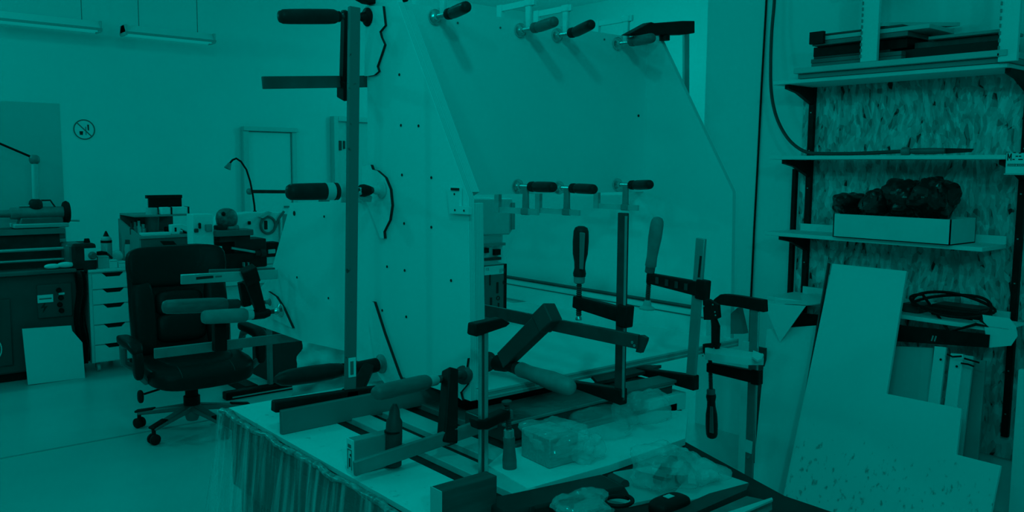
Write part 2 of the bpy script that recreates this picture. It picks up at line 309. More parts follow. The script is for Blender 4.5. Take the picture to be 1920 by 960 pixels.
# cabinet door, switch panel
MB().box((.3, 6.545, .12), (1.07, 6.562, .58)).build('cabinet_door', mat('lathe_door', .08, .4), L, bevel=.012)
a = ay(6.545, 69, 535); b = ay(6.545, 137, 592)
sp = MB().box((a.x, 6.545, b.z), (b.x, 6.565, a.z)).build('switch_panel', mat('lathe_panel', .09, .4), L, bevel=.006)
a = ay(6.54, 70, 554); b = ay(6.54, 100, 566); MB().box((a.x, 6.538, b.z), (b.x, 6.546, a.z)).build('name_plate', PAPER, sp)
MB().box((a.x+.01, 6.536, (a.z+b.z)/2-.004), (b.x-.01, 6.539, (a.z+b.z)/2+.004)).build('plate_print', INK2, sp)
a = ay(6.54, 110, 549); b = ay(6.54, 121, 552); MB().box((a.x, 6.536, b.z), (b.x, 6.546, a.z)).build('switch_label', PAPER, sp)
for px, py in ((110, 544), (114, 558), (112, 571), (115, 582)):
    c = ay(6.545, px, py); MB().lathe((c.x, 6.546, c.z), (c.x, 6.52, c.z), [(0, .018), (.7, .016), (1, .010)], 12).build('switch_knob', BLACK, sp)
c = ay(6.544, 83, 576)
MB().prism([(c.x+.012, 6.544, c.z+.04), (c.x-.022, 6.544, c.z-.004), (c.x, 6.544, c.z-.001), (c.x-.012, 6.544, c.z-.04), (c.x+.022, 6.544, c.z+.008), (c.x+.0, 6.544, c.z+.004)], (0, -.003, 0)).build('bolt_mark', INK, sp)
# draped dark cover at the lathe's right end
a = ay(6.53, 150, 510); MB().grid(lambda u, v: (1.46+.09*u+.012*math.sin(9*v), 6.5+.06*math.sin(math.pi*u)*-1+.02*math.sin(14*u+3*v)+.08*u, .745-.66*v), 14, 14).build('apron_cover', BLACK, L, solid=.006)
c = ay(6.53, 2, 660); t = thing('white_cable', 'thin white cable loop hanging at the left picture edge on lathe', 'cable', V((c.x, 6.53, 0)))
MB().tube([V((c.x-.04+.045*math.cos(k*.3-2.2), 6.535, c.z+.02+.07*math.sin(k*.3-2.2))) for k in range(16)], .004).build('cable', PAPER, t); MB().sell((c.x-.02, 6.535, c.z+.05), (.03, .02, .03), .8).build('hook', PAPER, t)
# pale guard behind the lathe
z1 = ay(7.1, 112, 194).z; xe = ay(7.1, 112, 300).x
g = MB().box((-.6, 7.1, .55), (xe+.02, 7.13, z1)).build('lathe_guard', mat('guard_grey', .60, .6, var=.04, scale=1.5), None, bevel=.004); tag(g, 'tall pale grey splash guard standing behind the dark lathe', 'guard panel')
for xx in (-.4, 1.3): MB().box((xx, 7.1, 0), (xx+.05, 7.13, .56)).build('guard_leg', STEEL, g)
# wrench on the tray
k = MB().sell((1.33, 6.53, .785), (.1, .05, .035), .9); k.sell((1.42, 6.53, .79), (.12, .04, .04), .9)
tag(k.build('cleaning_rag', PAPER), 'crumpled pale rag on the tray of the dark lathe', 'rag')
# white panel leaning on the lathe
P = [onp((0, 1, -.12), 6.40, *q) for q in ((41, 604), (133, 598), (135, 608), (154, 630), (159, 696), (52, 709))]
zmin = min(p.z for p in P); P = [p-V((0, 0, zmin)) for p in P]
tag(MB().prism(P, (0, .012, .0)).build('leaning_panel', BOARD), 'square white panel with notched corner leaning on dark lathe', 'panel')
# ------------------------------------------------------------------ white drawer unit on castors
a = ay(6.5, 166, 506); b = ay(6.5, 180, 682); X0 = a.x; X1 = X0+.30; ZT = a.z
D = thing('drawer_unit', 'white drawer unit on castors between the lathe and black chair', 'drawer unit', (X0+.18, 6.75, 0))
MB().box((X0, 6.515, .07), (X1, 7.05, ZT-.02)).build('body', WHITE, D, bevel=.003)
MB().box((X0-.005, 6.49, ZT-.02), (X1+.005, 7.06, ZT)).build('top', WHITE, D, bevel=.003)
zs = [ZT-.03, ZT-.145, ZT-.255, ZT-.40, ZT-.545, .075]
for i in range(5):
    zt_, zb = zs[i]-.004, zs[i+1]+.004
    cut = [(X0+.02, 6.497, zb), (X1-.02, 6.497, zb), (X1-.02, 6.497, zt_), (X0+.23, 6.497, zt_), (X0+.205, 6.497, zt_-.024), (X0+.115, 6.497, zt_-.024), (X0+.09, 6.497, zt_), (X0+.02, 6.497, zt_)]
    dr = MB().prism(cut, (0, .018, 0)).build('drawer', WHITE, D)
    MB().box((X0+.09, 6.508, zt_-.025), (X0+.23, 6.5185, zt_+.004)).build('finger_slot', RUBBER, dr)
for x in (X0+.05, X1-.05):
    for y in (6.56, 7.0):
        w = MB().cyl((x-.01, y, .028), (x+.01, y, .028), .028, 14).build('castor', PALE, D)
        MB().box((x-.015, y-.012, .03), (x+.015, y+.012, .075)).build('castor_fork', STEEL, w)
# things on the drawer unit
c = ay(6.72, 200, 470)
B = thing('spray_bottle', 'clear plastic bottle with pointed cap on white drawer unit', 'bottle', (c.x, 6.72, ZT))
h = ay(6.72, 200, 433).z-ZT
MB().lathe((c.x, 6.72, ZT), (c.x, 6.72, ZT+h*.78), [(0, .035), (.02, .038), (.93, .038), (1, .03)], 20).build('bottle_body', mat('cloudy_plastic', .42, .2), B)
MB().lathe((c.x, 6.72, ZT+h*.66), (c.x, 6.72, ZT+h*.73), [(0, .039), (1, .039)], 20).build('neck_ring', BLACK, B)
MB().lathe((c.x, 6.72, ZT+h*.84), (c.x, 6.72, ZT+h), [(0, .022), (1, .005)], 14).build('cap', BLACK, B)
MB().lathe((c.x, 6.72, ZT+h*.73), (c.x, 6.72, ZT+h*.85), [(0, .036), (.5, .035), (1, .02)], 16).build('shoulder', PALE, B)
for (pa, pb, y0, m, lb) in (((183, 481), (205, 502), 6.54, PALE, 'pale grey cardboard box at front of drawer unit top'), ((205, 488), (221, 502), 6.52, PAPER, 'small white box beside pale box on drawer unit'), ((222, 491), (238, 502), 6.52, PAPER, 'little white box next to black chair back on drawer unit')):
    a = ay(y0, *pa); b = ay(y0, *pb)
    o = MB().box((a.x, y0, ZT), (b.x, y0+.08, a.z)).build('small_box', m, None, bevel=.003); tag(o, lb, 'box')
    MB().box((a.x+.004, y0-.001, a.z-.012), (b.x-.004, y0+.0005, a.z-.009)).build('lid_seam', MID, o)
b_ = MB().sell((ay(6.8, 215, 480).x, 6.82, ZT+.05), (.18, .12, .09), .8, fn=lambda p: p*(1+.25*noise.noise(p*30)))
tag(b_.build('crumpled_bag', PAPER), 'crumpled white plastic bag behind boxes on drawer unit', 'bag')
a = ay(6.6, 188, 476); b = ay(6.6, 215, 486)
t = thing('hand_tool', 'dark hand tool lying on boxes on drawer unit', 'tool', (a.x, 6.66, ZT))
MB().lathe((a.x-.02, 6.66, a.z), (a.x+.06, 6.66, a.z-.005), [(0, .012), (.5, .018), (1, .012)]).build('grip', BLACK, t); MB().cyl((a.x+.06, 6.66, a.z-.006), (b.x, 6.66, b.z), .008).build('shaft', DKMET, t)
# ------------------------------------------------------------------ shelf-like console with monitor, behind the chair
def P6(px, py, y): return ay(y, px, py)
yc = 6.35; a = P6(264, 443, yc); b = P6(362, 470, yc)
CB = thing('tool_console', 'mid grey open console cabinet under the black monitor', 'cabinet', ((a.x+b.x)/2, yc+.25, 0))
MB().box((a.x, yc, 0), (b.x+.02, yc+.5, a.z-.02)).build('body', mat('console_grey', .12, .5), CB, bevel=.006)
MB().box((a.x-.01, yc-.012, a.z-.02), (b.x+.03, yc+.5, a.z)).build('shelf_board', MID, CB, bevel=.003)
MB().box((a.x, yc+.48, a.z), (b.x+.02, yc+.5, P6(330, 402, yc+.12).z-.013)).build('back_panel', MATS['console_grey'], CB)
l = P6(234, 430, yc+.5); MB().prism([(a.x-.012, yc, 0), (a.x-.012, yc, a.z), (a.x-.012, yc+.5, a.z+.10), (a.x-.012, yc+.5, 0)], (.012, 0, 0)).build('side_panel', MID, CB)
US = P6(330, 402, yc+.12).z
MB().box((a.x+.0, yc+.12, US-.012), (b.x+.05, yc+.50, US)).build('upper_shelf', MID, CB)
q = [P6(300, 452, yc-.002), P6(325, 452, yc-.002), P6(333, 461, yc-.002), P6(308, 461, yc-.002)]
MB().prism(q, (0, -.004, 0)).build('dark_sticker', RUBBER, CB)
zc = a.z
a2 = P6(277, 367, yc+.3); b2 = P6(340, 396, yc+.3)
M_ = thing('monitor', 'small black flat monitor standing on the grey console', 'monitor', ((a2.x+b2.x)/2, yc+.3, US))
MB().box((a2.x, yc+.28, b2.z), (b2.x, yc+.31, a2.z)).build('screen', mat('screen_black', .012, .25), M_, bevel=.005)
MB().box((a2.x-.015, yc+.27, a2.z-.02), (b2.x, yc+.315, a2.z+.004)).build('top_bezel', BLACK, M_)
MB().box(((a2.x+b2.x)/2-.03, yc+.30, US), ((a2.x+b2.x)/2+.03, yc+.32, b2.z+.02)).build('stand', BLACK, M_); MB().box(((a2.x+b2.x)/2-.08, yc+.22, US), ((a2.x+b2.x)/2+.08, yc+.38, US+.01)).build('foot', BLACK, M_)
a3 = P6(303, 389, yc+.14); b3 = P6(355, 401, yc+.14)
o = thing('file_box', 'long white box with dark bands below the black monitor', 'box', (a3.x, yc+.14, US))
MB().box((a3.x, yc+.13, US+.0005), (b3.x, yc+.21, a3.z)).build('body', PAPER, o, bevel=.003)
for px in (319, 351): x = P6(px, 395, yc+.14).x; MB().box((x, yc+.127, US+.0005), (x+.012, yc+.212, a3.z+.002)).build('band', BLACK, o)
for px0, px1, py, r, m, lb in ((247, 250, 418, .012, DKMET, 'thin dark tool upright at left end of console'), (254, 257, 416, .014, STEEL, 'slim steel tool second from left on console'), (261, 265, 414, .016, PALE, 'pale slender can standing on console shelf'), (269, 273, 420, .02, BRIGHT, 'shiny metal jar standing on console shelf')):
    c = P6(px0, 440, yc+.2); h = P6(px0, py, yc+.2).z-zc
    t = thing('upright_tool', lb, 'tool', (c.x, yc+.2, zc), 'small tools on the console')
    MB().lathe((c.x, yc+.2, zc), (c.x, yc+.2, zc+max(h, .05)), [(0, r), (.55, r), (.62, r*.6), (1, r*.6)], 12).build('tool_body', m, t); MB().lathe((c.x, yc+.2, zc+max(h, .05)), (c.x, yc+.2, zc+max(h, .05)+.015), [(0, r*.7), (1, r*.5)], 10).build('tool_tip', BLACK, t)
c = P6(286, 440, yc+.22); t = thing('round_tub', 'dark round tub with pale inner jar on console', 'tub', (c.x, yc+.22, zc))
MB().lathe((c.x, yc+.22, zc), (c.x, yc+.22, zc+.12), [(0, .042), (.95, .05), (1, .052)], 20).build('tub_body', mat('tub', .12, .4), t); MB().lathe((c.x, yc+.22, zc+.12), (c.x, yc+.22, zc+.19), [(0, .045), (1, .04)], 20).build('jar', PALE, t)
c = P6(290, 441, yc+.04); tag(MB().box((c.x-.09, yc+.02, zc), (c.x+.11, yc+.10, zc+.018)).build('flat_box', PAPER, None, bevel=.002), 'flat white box lying along console front edge', 'box')
c = P6(335, 437, yc+.06); t = thing('tape_dispenser', 'white rounded dispenser with dark gap on console', 'dispenser', (c.x, yc+.06, zc))
MB().prism([(c.x-.06, yc+.04, zc), (c.x+.0, yc+.04, zc), (c.x+.01, yc+.04, zc+.04), (c.x+.08, yc+.04, zc), (c.x+.10, yc+.04, zc+.01), (c.x+.09, yc+.04, zc+.045), (c.x+.02, yc+.04, zc+.075), (c.x-.06, yc+.04, zc+.07)], (0, .06, 0)).build('body', PAPER, t, bevel=.004)
MB().box((c.x-.035, yc+.037, zc+.02), (c.x-.022, yc+.042, zc+.05)).build('slot', BLACK, t)
for px, w_, lb in ((356, .03, 'dark block at right end of console beside white column'), (320, .025, 'small dark block behind flat box on console')):
    c = P6(px, 440, yc+.1); o = MB().box((c.x-w_, yc+.12, zc), (c.x+w_, yc+.17, zc+.05)).build('dark_block', BLACK, None, bevel=.006); tag(o, lb, 'block')
c = P6(241, 455, 6.1); t = thing('glass_jar', 'small clear jar with lid beside top of black chair', 'jar', (c.x, 6.45, .9))
zj = ZT; c = ay(6.6, 242, 470); t.location = (c.x, 6.6, ZT); ORG[t.name] = V(t.location); h = ay(6.6, 242, 457).z-ZT
MB().lathe((c.x, 6.6, ZT), (c.x, 6.6, ZT+h), [(0, .03), (.85, .03), (1, .024)], 18).build('jar_body', MATS['cloudy_plastic'], t); MB().lathe((c.x, 6.6, ZT+h), (c.x, 6.6, ZT+h+.03), [(0, .026), (1, .024)], 18).build('lid', DKMET, t)
# ------------------------------------------------------------------ desk with small milling machine
yd = 5.55
a = az(.74, 415, 500)
DK = thing('machine_desk', 'white desk on dark T feet carrying the small milling machine', 'desk', (2.6, 5.8, 0))
MB().box((2.05, 5.38, .71), (3.35, 6.25, .745)).build('desk_top', WHITE, DK, bevel=.004)
MB().box((2.10, 5.41, .50), (3.30, 5.43, .71)).build('front_apron', WHITE, DK)
for x in (2.2, 3.15):
    MB().box((x, 5.70, .05), (x+.05, 5.76, .71)).build('leg', STEEL, DK, bevel=.004)
    MB().box((x-.02, 5.3, 0), (x+.07, 6.2, .05)).build('foot', BLACK, DK, bevel=.006)
MB().box((2.02, 5.22, .0), (2.72, 5.29, .05)).build('foot_bar', BLACK, DK, bevel=.008); MB().box((2.06, 5.215, .012), (2.7, 5.221, .02)).build('foot_trim', PALE, DK)
for x in (2.32, 2.62): MB().box((x, 5.24, .05), (x+.028, 5.28, .70)).build('leg', STEEL, DK, bevel=.004)
MB().box((2.36, 5.3, .05), (2.62, 5.6, .48)).build('under_cabinet', mat('under_dark', .05, .6), DK); MB().box((2.66, 5.3, .05), (3.2, 5.6, .48)).build('under_cabinet', MATS['under_dark'], DK)
# small milling machine
ym = 5.9
MM = thing('milling_machine', 'small bench mill with white column, dark table and handwheel', 'milling machine', (P6(450, 480, ym).x, ym, .745))
def mbx(p0, p1, y, dep, name, m, bev=.006, par=None):
    return MB().box(*bx(p0[0], p0[1], p1[0], p1[1], y, dep)).build(name, m, par or MM, bevel=bev)
mbx((361, 402), (402, 470), ym-.1, .12, 'control_box', WHITE); mbx((374, 418), (378, 429), ym-.13, .03, 'switch', BLACK); mbx((365, 429), (373, 436), ym-.12, .02, 'switch', DKMET); mbx((386, 421), (399, 434), ym-.125, .025, 'panel_plate', MID)
c = P6(425, 410, ym); MB().sell((c.x, ym, c.z), (.145, .14, .15), .85, fn=lambda p: V((p.x, p.y, max(p.z, -.055)))).build('motor_head', mat('mottled_iron', .17, .45, .2, var=.5, scale=40), MM)
c = P6(419, 401, ym-.08); MB().sell((c.x, ym-.08, c.z), (.03, .03, .03), 1).build('knob', BLACK, MM)
mbx((412, 424), (446, 431), ym-.08, .12, 'head_plate', IRON); c = P6(441, 428, ym-.1)
MB().lathe((c.x-.05, ym-.1, c.z), (c.x+.02, ym-.1, c.z), [(0, .014), (.6, .016), (.7, .024), (1, .024)], 14).build('spindle_nut', STEEL, MM)
mbx((405, 433), (476, 441), ym-.14, .16, 'cross_table', LATHE2); mbx((412, 441), (470, 452), ym-.1, .14, 'saddle', IRON); mbx((410, 445), (443, 490), ym-.06, .2, 'knee', BLACK)
mbx((390, 441), (411, 447), ym-.06, .05, 'table_screw', DKMET)
mbx((440, 450), (500, 480), ym-.10, .2, 'gear_case', mat('mill_black', .028, .4)); mbx((414, 476), (502, 500), ym-.12, .26, 'base', BLACK, .012)
a = P6(434, 465, ym-.12); b = P6(480, 473, ym-.12); MB().cyl((a.x, ym-.12, a.z), (b.x, ym-.12, b.z), .009, 10).build('guide_rod', BRIGHT, MM)
c = P6(487, 475, ym-.13); MB().lathe((c.x-.03, ym-.12, c.z), (c.x+.04, ym-.12, c.z), [(0, .02), (.5, .022), (.52, .03), (1, .03)], 14).build('hand_knob', IRON, MM)
mbx((498, 455), (524, 481), ym-.02, .1, 'motor_bracket', BLACK); mbx((503, 468), (517, 475), ym-.025, .01, 'bracket_plate', PALE)
for k in range(4): mbx((457+4*k, 492), (460+4*k, 500), ym-.15, .03, 'gear_tooth_block', BLACK if k % 2 else STEEL, .002)
mbx((412, 462), (417, 470), ym-.1, .04, 'oiler', PAPER, .004)
# white machine cover panel behind the mill, with coiled hose
MC = thing('machine_cover', 'white sloped machine cover with a dark round port behind the mill', 'machine cover', (P6(490, 430, 6.15).x, 6.15, .745))
q = [P6(*p, 6.1) for p in ((415, 405), (470, 398), (530, 398), (530, 500), (400, 500), (400, 425))]; q = [V((p.x, p.y, max(p.z, .745))) for p in q]
MB().prism(q, (0, .13, 0)).build('cover_body', WHITE, MC, bevel=.006)
c = P6(502, 422, 6.095)
pts = [(c.x+.058*math.cos(t*.2), 6.09-.002*(t//31), c.z+.062*math.sin(t*.2)) for t in range(62)]; pts += [(c.x+.09, 6.09, c.z+.05), (c.x+.13, 6.09, c.z+.10)]
MB().tube(pts, .010).build('coiled_hose', mat('hose_grey', .16, .5), MC)
mbx((497, 414), (502, 430), 6.08, .02, 'hose_clip', IRON, .002, MC); mbx((466, 415), (471, 421), 6.08, .02, 'drain_plug', BLACK, .004, MC)
a = P6(524, 412, 6.08); b = P6(526, 498, 6.08); MB().box((a.x, 6.07, .745), (a.x+.012, 6.1, a.z)).build('corner_rail', PALE, MC); mbx((529, 402), (543, 455), 6.12, .12, 'side_vent', MID, .004, MC)
q = [P6(*p, 6.09) for p in ((482, 406), (500, 396), (508, 398), (490, 409))]; MB().prism(q, (0, -.03, 0)).build('top_handle', PALE, MC)
# gooseneck lamp and wall arm
c0 = P6(478, 400, 6.2); pts = []
for i in range(25):
    t = i/24; px = 477-4*t-8*t*t-36*max(0, t-.55)**1.0*1.4; py = 385-100*math.sin(t*1.75)*.93
    pts.append(P6(px, py, 6.2))
G_ = thing('gooseneck_lamp', 'thin dark gooseneck lamp bending left in front of the door', 'lamp', (c0.x, 6.2, c0.z))
pts = [P6(*p, 6.2) for p in ((478, 400), (477, 385), (474, 365), (469, 340), (462, 318), (452, 303), (443, 297), (436, 300), (431, 306))]
MB().tube(pts, .0075).build('neck', BLACK, G_); MB().lathe(pts[-1], pts[-1]+V((-.02, 0, -.04)), [(0, .012), (.5, .018), (1, .026)], 14).build('lamp_head', STEEL, G_)
MB().lathe((c0.x, 6.2, .96), (c0.x, 6.2, c0.z+.02), [(0, .03), (.3, .03), (1, .012)], 14).build('lamp_base', DKMET, G_)
a = P6(468, 359, 6.4); b = P6(548, 361, 6.4); t = thing('round_bar', 'dark round bar sticking out beside wrapped clamp handle', 'bar', a)
MB().cyl(a, b+V((.3, 0, 0)), .014, 12).build('bar_rod', IRON, t); MB().sell(a, (.05, .05, .05), .9).build('bar_end', STEEL, t)
MB().box((b.x+.25, 6.36, .0), (b.x+.31, 6.44, b.z+.03)).build('stand_post', STEEL, t)
# pale machine seen through the cabinet
WM = thing('white_machine', 'pale hooded machine seen through the open cabinet beside left panel edge', 'machine', (4.3, 5.4, 0))
def wq(*pp): return [ay(5.2, *p) for p in pp]
MB().prism(wq((860, 372), (962, 372), (963, 428), (956, 440), (860, 442)), (0, .5, 0)).build('hood', PALE, WM, bevel=.01)
a = ay(5.2, 958, 380); b = ay(5.2, 964, 430); MB().box((a.x, 5.19, b.z), (b.x, 5.2, a.z)).build('hood_seam', MID, WM)
q = wq((850, 446), (950, 446), (950, 520), (850, 520)); MB().box((q[0].x, 5.25, 0), (q[1].x, 5.7, q[0].z)).build('machine_body', WHITE, WM)
for p0, p1, m in (((900, 466), (917, 474), BLACK), ((928, 468), (939, 478), BLACK), ((900, 458), (948, 460), MID), ((900, 485), (940, 487), DKMET)):
    a = ay(5.22, *p0); b = ay(5.22, *p1); MB().box((a.x, 5.22, b.z), (b.x, 5.25, a.z)).build('machine_slot', m, WM)
# ------------------------------------------------------------------ black office chair
CH = thing('office_chair', 'black leather office chair on five silver spokes with castors', 'chair', (0, 0, 0))
hubz = .105
MB().lathe((0, 0, .05), (0, 0, .14), [(0, .03), (.1, .035), (.6, .045), (1, .05)], 20).build('base_hub', SILVER, CH)
for k in range(5):
    an = math.radians(-147+72*k); d = V((math.cos(an), math.sin(an), 0)); sd = V((-d.y, d.x, 0))
    lg = MB().bar(d*.03+V((0, 0, .125)), d*.31+V((0, 0, .085)), sd, .06, .042, .035, .022).build('spoke', SILVER, CH, bevel=.008)
    MB().bar(d*.215+V((0, 0, .111)), d*.325+V((0, 0, .094)), sd, .044, .04, .014).build('spoke_cap', RUBBER, lg, bevel=.006)
    cc = d*.305
    cs = MB().cyl(cc+V((0, 0, .045)), cc+V((0, 0, .085)), .011, 10).build('castor', RUBBER, CH)
    tz = V((math.cos(an+1.2), math.sin(an+1.2), 0))
    for s in (-1, 1): MB().lathe(cc+V((0, 0, .029))+tz*(s*.007), cc+V((0, 0, .029))+tz*(s*.027), [(0, .029), (.7, .029), (1, .02)], 18).build('castor_wheel', RUBBER, cs)
MB().cyl((0, 0, .13), (0, 0, .30), .035, 18).build('gas_column', RUBBER, CH); MB().cyl((0, 0, .12), (0, 0, .19), .045, 18).build('column_sleeve', BLACK, CH)
MB().box((-.1, -.13, .255), (.1, .13, .30)).build('tilt_mechanism', BLACK, CH, bevel=.01)
lv = MB().cyl((-.09, -.02, .275), (-.27, -.06, .255), .006, 8).build('tilt_lever', BLACK, CH); MB().sell((-.29, -.064, .245), (.03, .05, .07), .7).build('lever_paddle', RUBBER, lv)
def seatfn(p):
    q = p.copy(); q.z += -.03*max(0, -p.y/.27)**3*(1 if p.z > 0 else .6); q.z += .012*(p.x/.28)**2; q.x *= 1-.10*max(0, p.y/.27); return q
st = MB().sell((0, -.04, .365), (.57, .56, .13), .42, 40, 16, fn=seatfn).build('seat', LEATHER, CH, smooth=80)
MB().sell((0, -.02, .41), (.40, .44, .075), .5, 36, 14, fn=seatfn).build('seat_pad', LEATHER, st, smooth=80)
for x in (-.14, .14): MB().tube([(x, -.02-.29*math.sin(t*.16), .375+.062*math.cos(t*.16)) for t in range(0, 11)], .0025, 6).build('seam', mat('seam', .05, .6), st)
rt = Matrix.Rotation(math.radians(-9), 3, 'X')
def backfn(p):
    q = p.copy(); q.y -= .07*(p.x/.27)**2; q.x *= 1-.07*max(0, -p.z/.3); return q
bk = MB().sell((0, .245, .70), (.54, .10, .66), .38, 40, 18, rot=rt, fn=backfn).build('backrest', LEATHER, CH, smooth=80)
MB().sell((0, .262, .905), (.55, .135, .24), .45, 40, 14, rot=rt, fn=backfn).build('headrest_pad', LEATHER, bk, smooth=80)
MB().sell((0, .195, .70), (.27, .10, .15), .5, 30, 12, rot=rt).build('back_pad', LEATHER, bk, smooth=80)
MB().sell((0, .175, .56), (.29, .11, .17), .5, 30, 12, rot=rt).build('back_pad', LEATHER, bk, smooth=80)
for s in (-1, 1): MB().sell((s*.205, .165, .63), (.13, .12, .42), .5, 24, 14, rot=rt).build('side_bolster', LEATHER, bk, smooth=80)
for x in (-.15, .17): MB().tube([(x, .262+.08*math.cos(t), .905+.118*math.sin(t)) for t in [k*.2+1.2 for k in range(12)]], .002, 6).build('seam', MATS['seam'], bk)
for s in (-1, 1):
    ar = MB().tube([(s*.27, .14, .36), (s*.325, .12, .40), (s*.335, .08, .50), (s*.335, -.0, .53), (s*.335, -.16, .52), (s*.335, -.21, .47), (s*.33, -.20, .40), (s*.28, -.16, .345)], .02, 10).build('arm_frame', SILVER, CH)
    MB().sell((s*.335, -.06, .545), (.075, .34, .05), .5, 24, 10, fn=lambda p: V((p.x, p.y, p.z-.35*max(0, -p.y-.10)))).build('arm_pad', LEATHER, ar, smooth=80)
    MB().sell((s*.33, -.20, .45), (.05, .07, .16), .6).build('arm_front', LEATHER, ar, smooth=80)
CH.location = (1.655, 4.79, 0); CH.rotation_euler = (0, 0, math.radians(-2)); CH.scale = (1.0, 1.0, 1.0)
# ------------------------------------------------------------------ the plywood cabinet
XL, XR, ZB = 1.382, 2.56, .86
PROF = [(1.818, ZB), (1.832, 1.416), (2.178, 1.975), (2.20, 2.01), (2.352, 2.01), (2.356, 1.39), (2.905, 1.361), (3.102, 1.066), (3.44, .85+.01)]
CAB = thing('plywood_cabinet', 'large white plywood cabinet frame of two shaped sides clamped on the table', 'cabinet', (1.97, 2.5, ZB))
for x0, nm in ((XL, 'left'), (XR, 'right')):
    sp_ = MB().prism([(x0, y, z) for y, z in PROF], (.02, 0, 0)).build('side_panel', BOARD, CAB)
    e = MB().prism([(x0+.001, PROF[0][0]-.001, ZB), (x0+.001, PROF[1][0]-.001, PROF[1][1]), (x0+.001, PROF[2][0]-.001, PROF[2][1]), (x0+.001, PROF[2][0]+.001, PROF[2][1]), (x0+.001, PROF[1][0]+.001, PROF[1][1]), (x0+.001, PROF[0][0]+.001, ZB)], (.018, 0, 0)).build('edge_plies', PLY, sp_)
# battens inside the left side's front edge
MB().prism([(XL+.021, 1.822, ZB+.03), (XL+.021, 1.838, 1.40), (XL+.021, 1.885, 1.40), (XL+.021, 1.87, ZB+.03)], (.036, 0, 0)).build('front_batten', PLY, CAB, bevel=.002)
MB().prism([(XL+.021, 1.845, 1.43), (XL+.021, 2.17, 1.955), (XL+.021, 2.21, 1.93), (XL+.021, 1.89, 1.41)], (.028, 0, 0)).build('slope_batten', PLY, CAB)
q = [ax(XL-.002, *p) for p in ((843, 353), (866, 353), (866, 386), (884, 388), (884, 402), (848, 400))]
bl = MB().prism(q, (-.010, 0, 0)).build('corner_block', BOARD, CAB)
for p in ((852, 364), (853, 394), (870, 395)):
    c = ax(XL-.0125, *p); MB().cyl(c, c+V((-.001, 0, 0)), .003, 8).build('screw', INK, bl)
c = ax(XL-.0125, 851, 355); MB().box((c.x-.002, c.y-.025, c.z-.003), (c.x, c.y+.012, c.z+.004)).build('gap', INK, bl)
# screen board, base board, foot batten, rails
scr = MB().box((XL+.02, 2.25, 1.405), (XR, 2.268, 1.992)).build('screen_board', BOARD, CAB)
MB().box((XL+.02, 2.268, 1.41), (XR, 2.30, 1.45)).build('lower_rail', PLY, CAB); MB().box((XL+.02, 2.268, 1.93), (XR, 2.30, 1.985)).build('upper_rail', PLY, CAB)
bb = MB().box((XL+.021, 1.80, ZB), (XR+.02, 2.9, ZB+.028)).build('base_board', BOARD, CAB)
for k in range(4): MB().box((XL+.021, 1.797-.001*(k % 2), ZB+.0005+.007*k), (XR+.02, 1.801, ZB+.0065+.007*k)).build('ply_layer', mat('ply_light', .62, .7) if k % 2 else mat('ply_dark', .42, .7), bb)
MB().box((XR-.035, 1.90, ZB+.028), (XR, 3.3, ZB+.12)).build('foot_batten', BOARD, CAB); MB().box((XR-.0375, 1.90, ZB+.092), (XR-.035, 3.3, ZB+.096)).build('batten_groove', INK2, CAB)
MB().box((XR-.04, 1.95, ZB+.120), (XR-.002, 3.3, ZB+.127)).build('dark_joint', DKMET, CAB)
MB().prism([az(ZB+.028, *p) for p in ((1322, 652), (1345, 650), (1431, 663), (1432, 672), (1400, 672), (1322, 662))], (0, 0, -.022)).build('base_lip', BOARD, CAB)
q = [az(ZB+.03, *p) for p in ((1412, 660), (1432, 668), (1428, 676), (1420, 679), (1410, 672))]; MB().prism(q, (0, 0, .006)).build('torn_tape', PAPER, CAB)
for p in ((749, 140), (752, 235), (785, 236), (754, 328), (809, 333), (608, 406), (758, 419), (809, 426), (759, 507), (846, 526), (616, 559), (717, 582), (762, 594), (726, 500), (552, 400), (557, 520)):
    c = ax(XL-.0004, *p)
    MB().cyl(c, c+V((-.0015, 0, 0)), .0042 if p != (552, 400) else .009, 8).build('screw', INK, CAB)
for p in ((1197, 217),):
    c = ay(2.249, *p); MB().cyl(c, c+V((0, -.002, 0)), .005, 8).build('screw', INK, CAB)
for p in ((858, 43), (938, 52), (1133, 74)):
    c = ay(2.249, *p); MB().cyl(c, c+V((0, -.002, 0)), .0035, 8).build('screw', INK2, CAB)
# ------------------------------------------------------------------ scrap pads under the clamps
def pad(px, label, dx=.012, clipz=None, m=BOARD):
    q = [ax(XL-.0005, *p) for p in px]
    if clipz: q = [V((p.x, p.y, max(p.z, clipz))) for p in q]
    o = MB().prism(q, (-dx, 0, 0), sides=False).build('clamping_pad', m); tag(o, label, 'scrap pad', 'scrap pads under clamps')
    MB().prism(q, (-dx, 0, 0), caps=False).build('cut_edge', INK, o); return o
pad([(690, 12), (722, 12), (726, 48), (716, 60), (719, 71), (725, 84), (718, 105), (711, 125), (714, 134), (706, 141), (694, 143), (688, 143)], 'thin scrap board with wavy dark edge at top of left panel', .009)
pad([(684, 312), (700, 309), (703, 318), (712, 320), (727, 333), (736, 355), (739, 385), (735, 412), (724, 434), (725, 447), (718, 446), (705, 410), (690, 374), (684, 374)], 'scrap board with curved dark edge halfway up left panel', .010)
pad([(702, 565), (697, 600), (704, 650), (713, 700), (742, 758), (772, 782), (773, 762), (752, 700), (725, 625), (706, 566)], 'long triangular scrap board with straight dark edge at panel foot', .010, .80)
pad([(507, 546), (522, 556), (536, 578), (553, 615), (510, 595), (500, 572)], 'small diamond scrap board at rear foot of left panel', .010)
pad([(866, 674), (881, 671), (877, 700), (880, 720), (867, 735), (871, 750), (860, 742), (856, 692)], 'narrow jagged scrap board at front foot of left panel', .008)
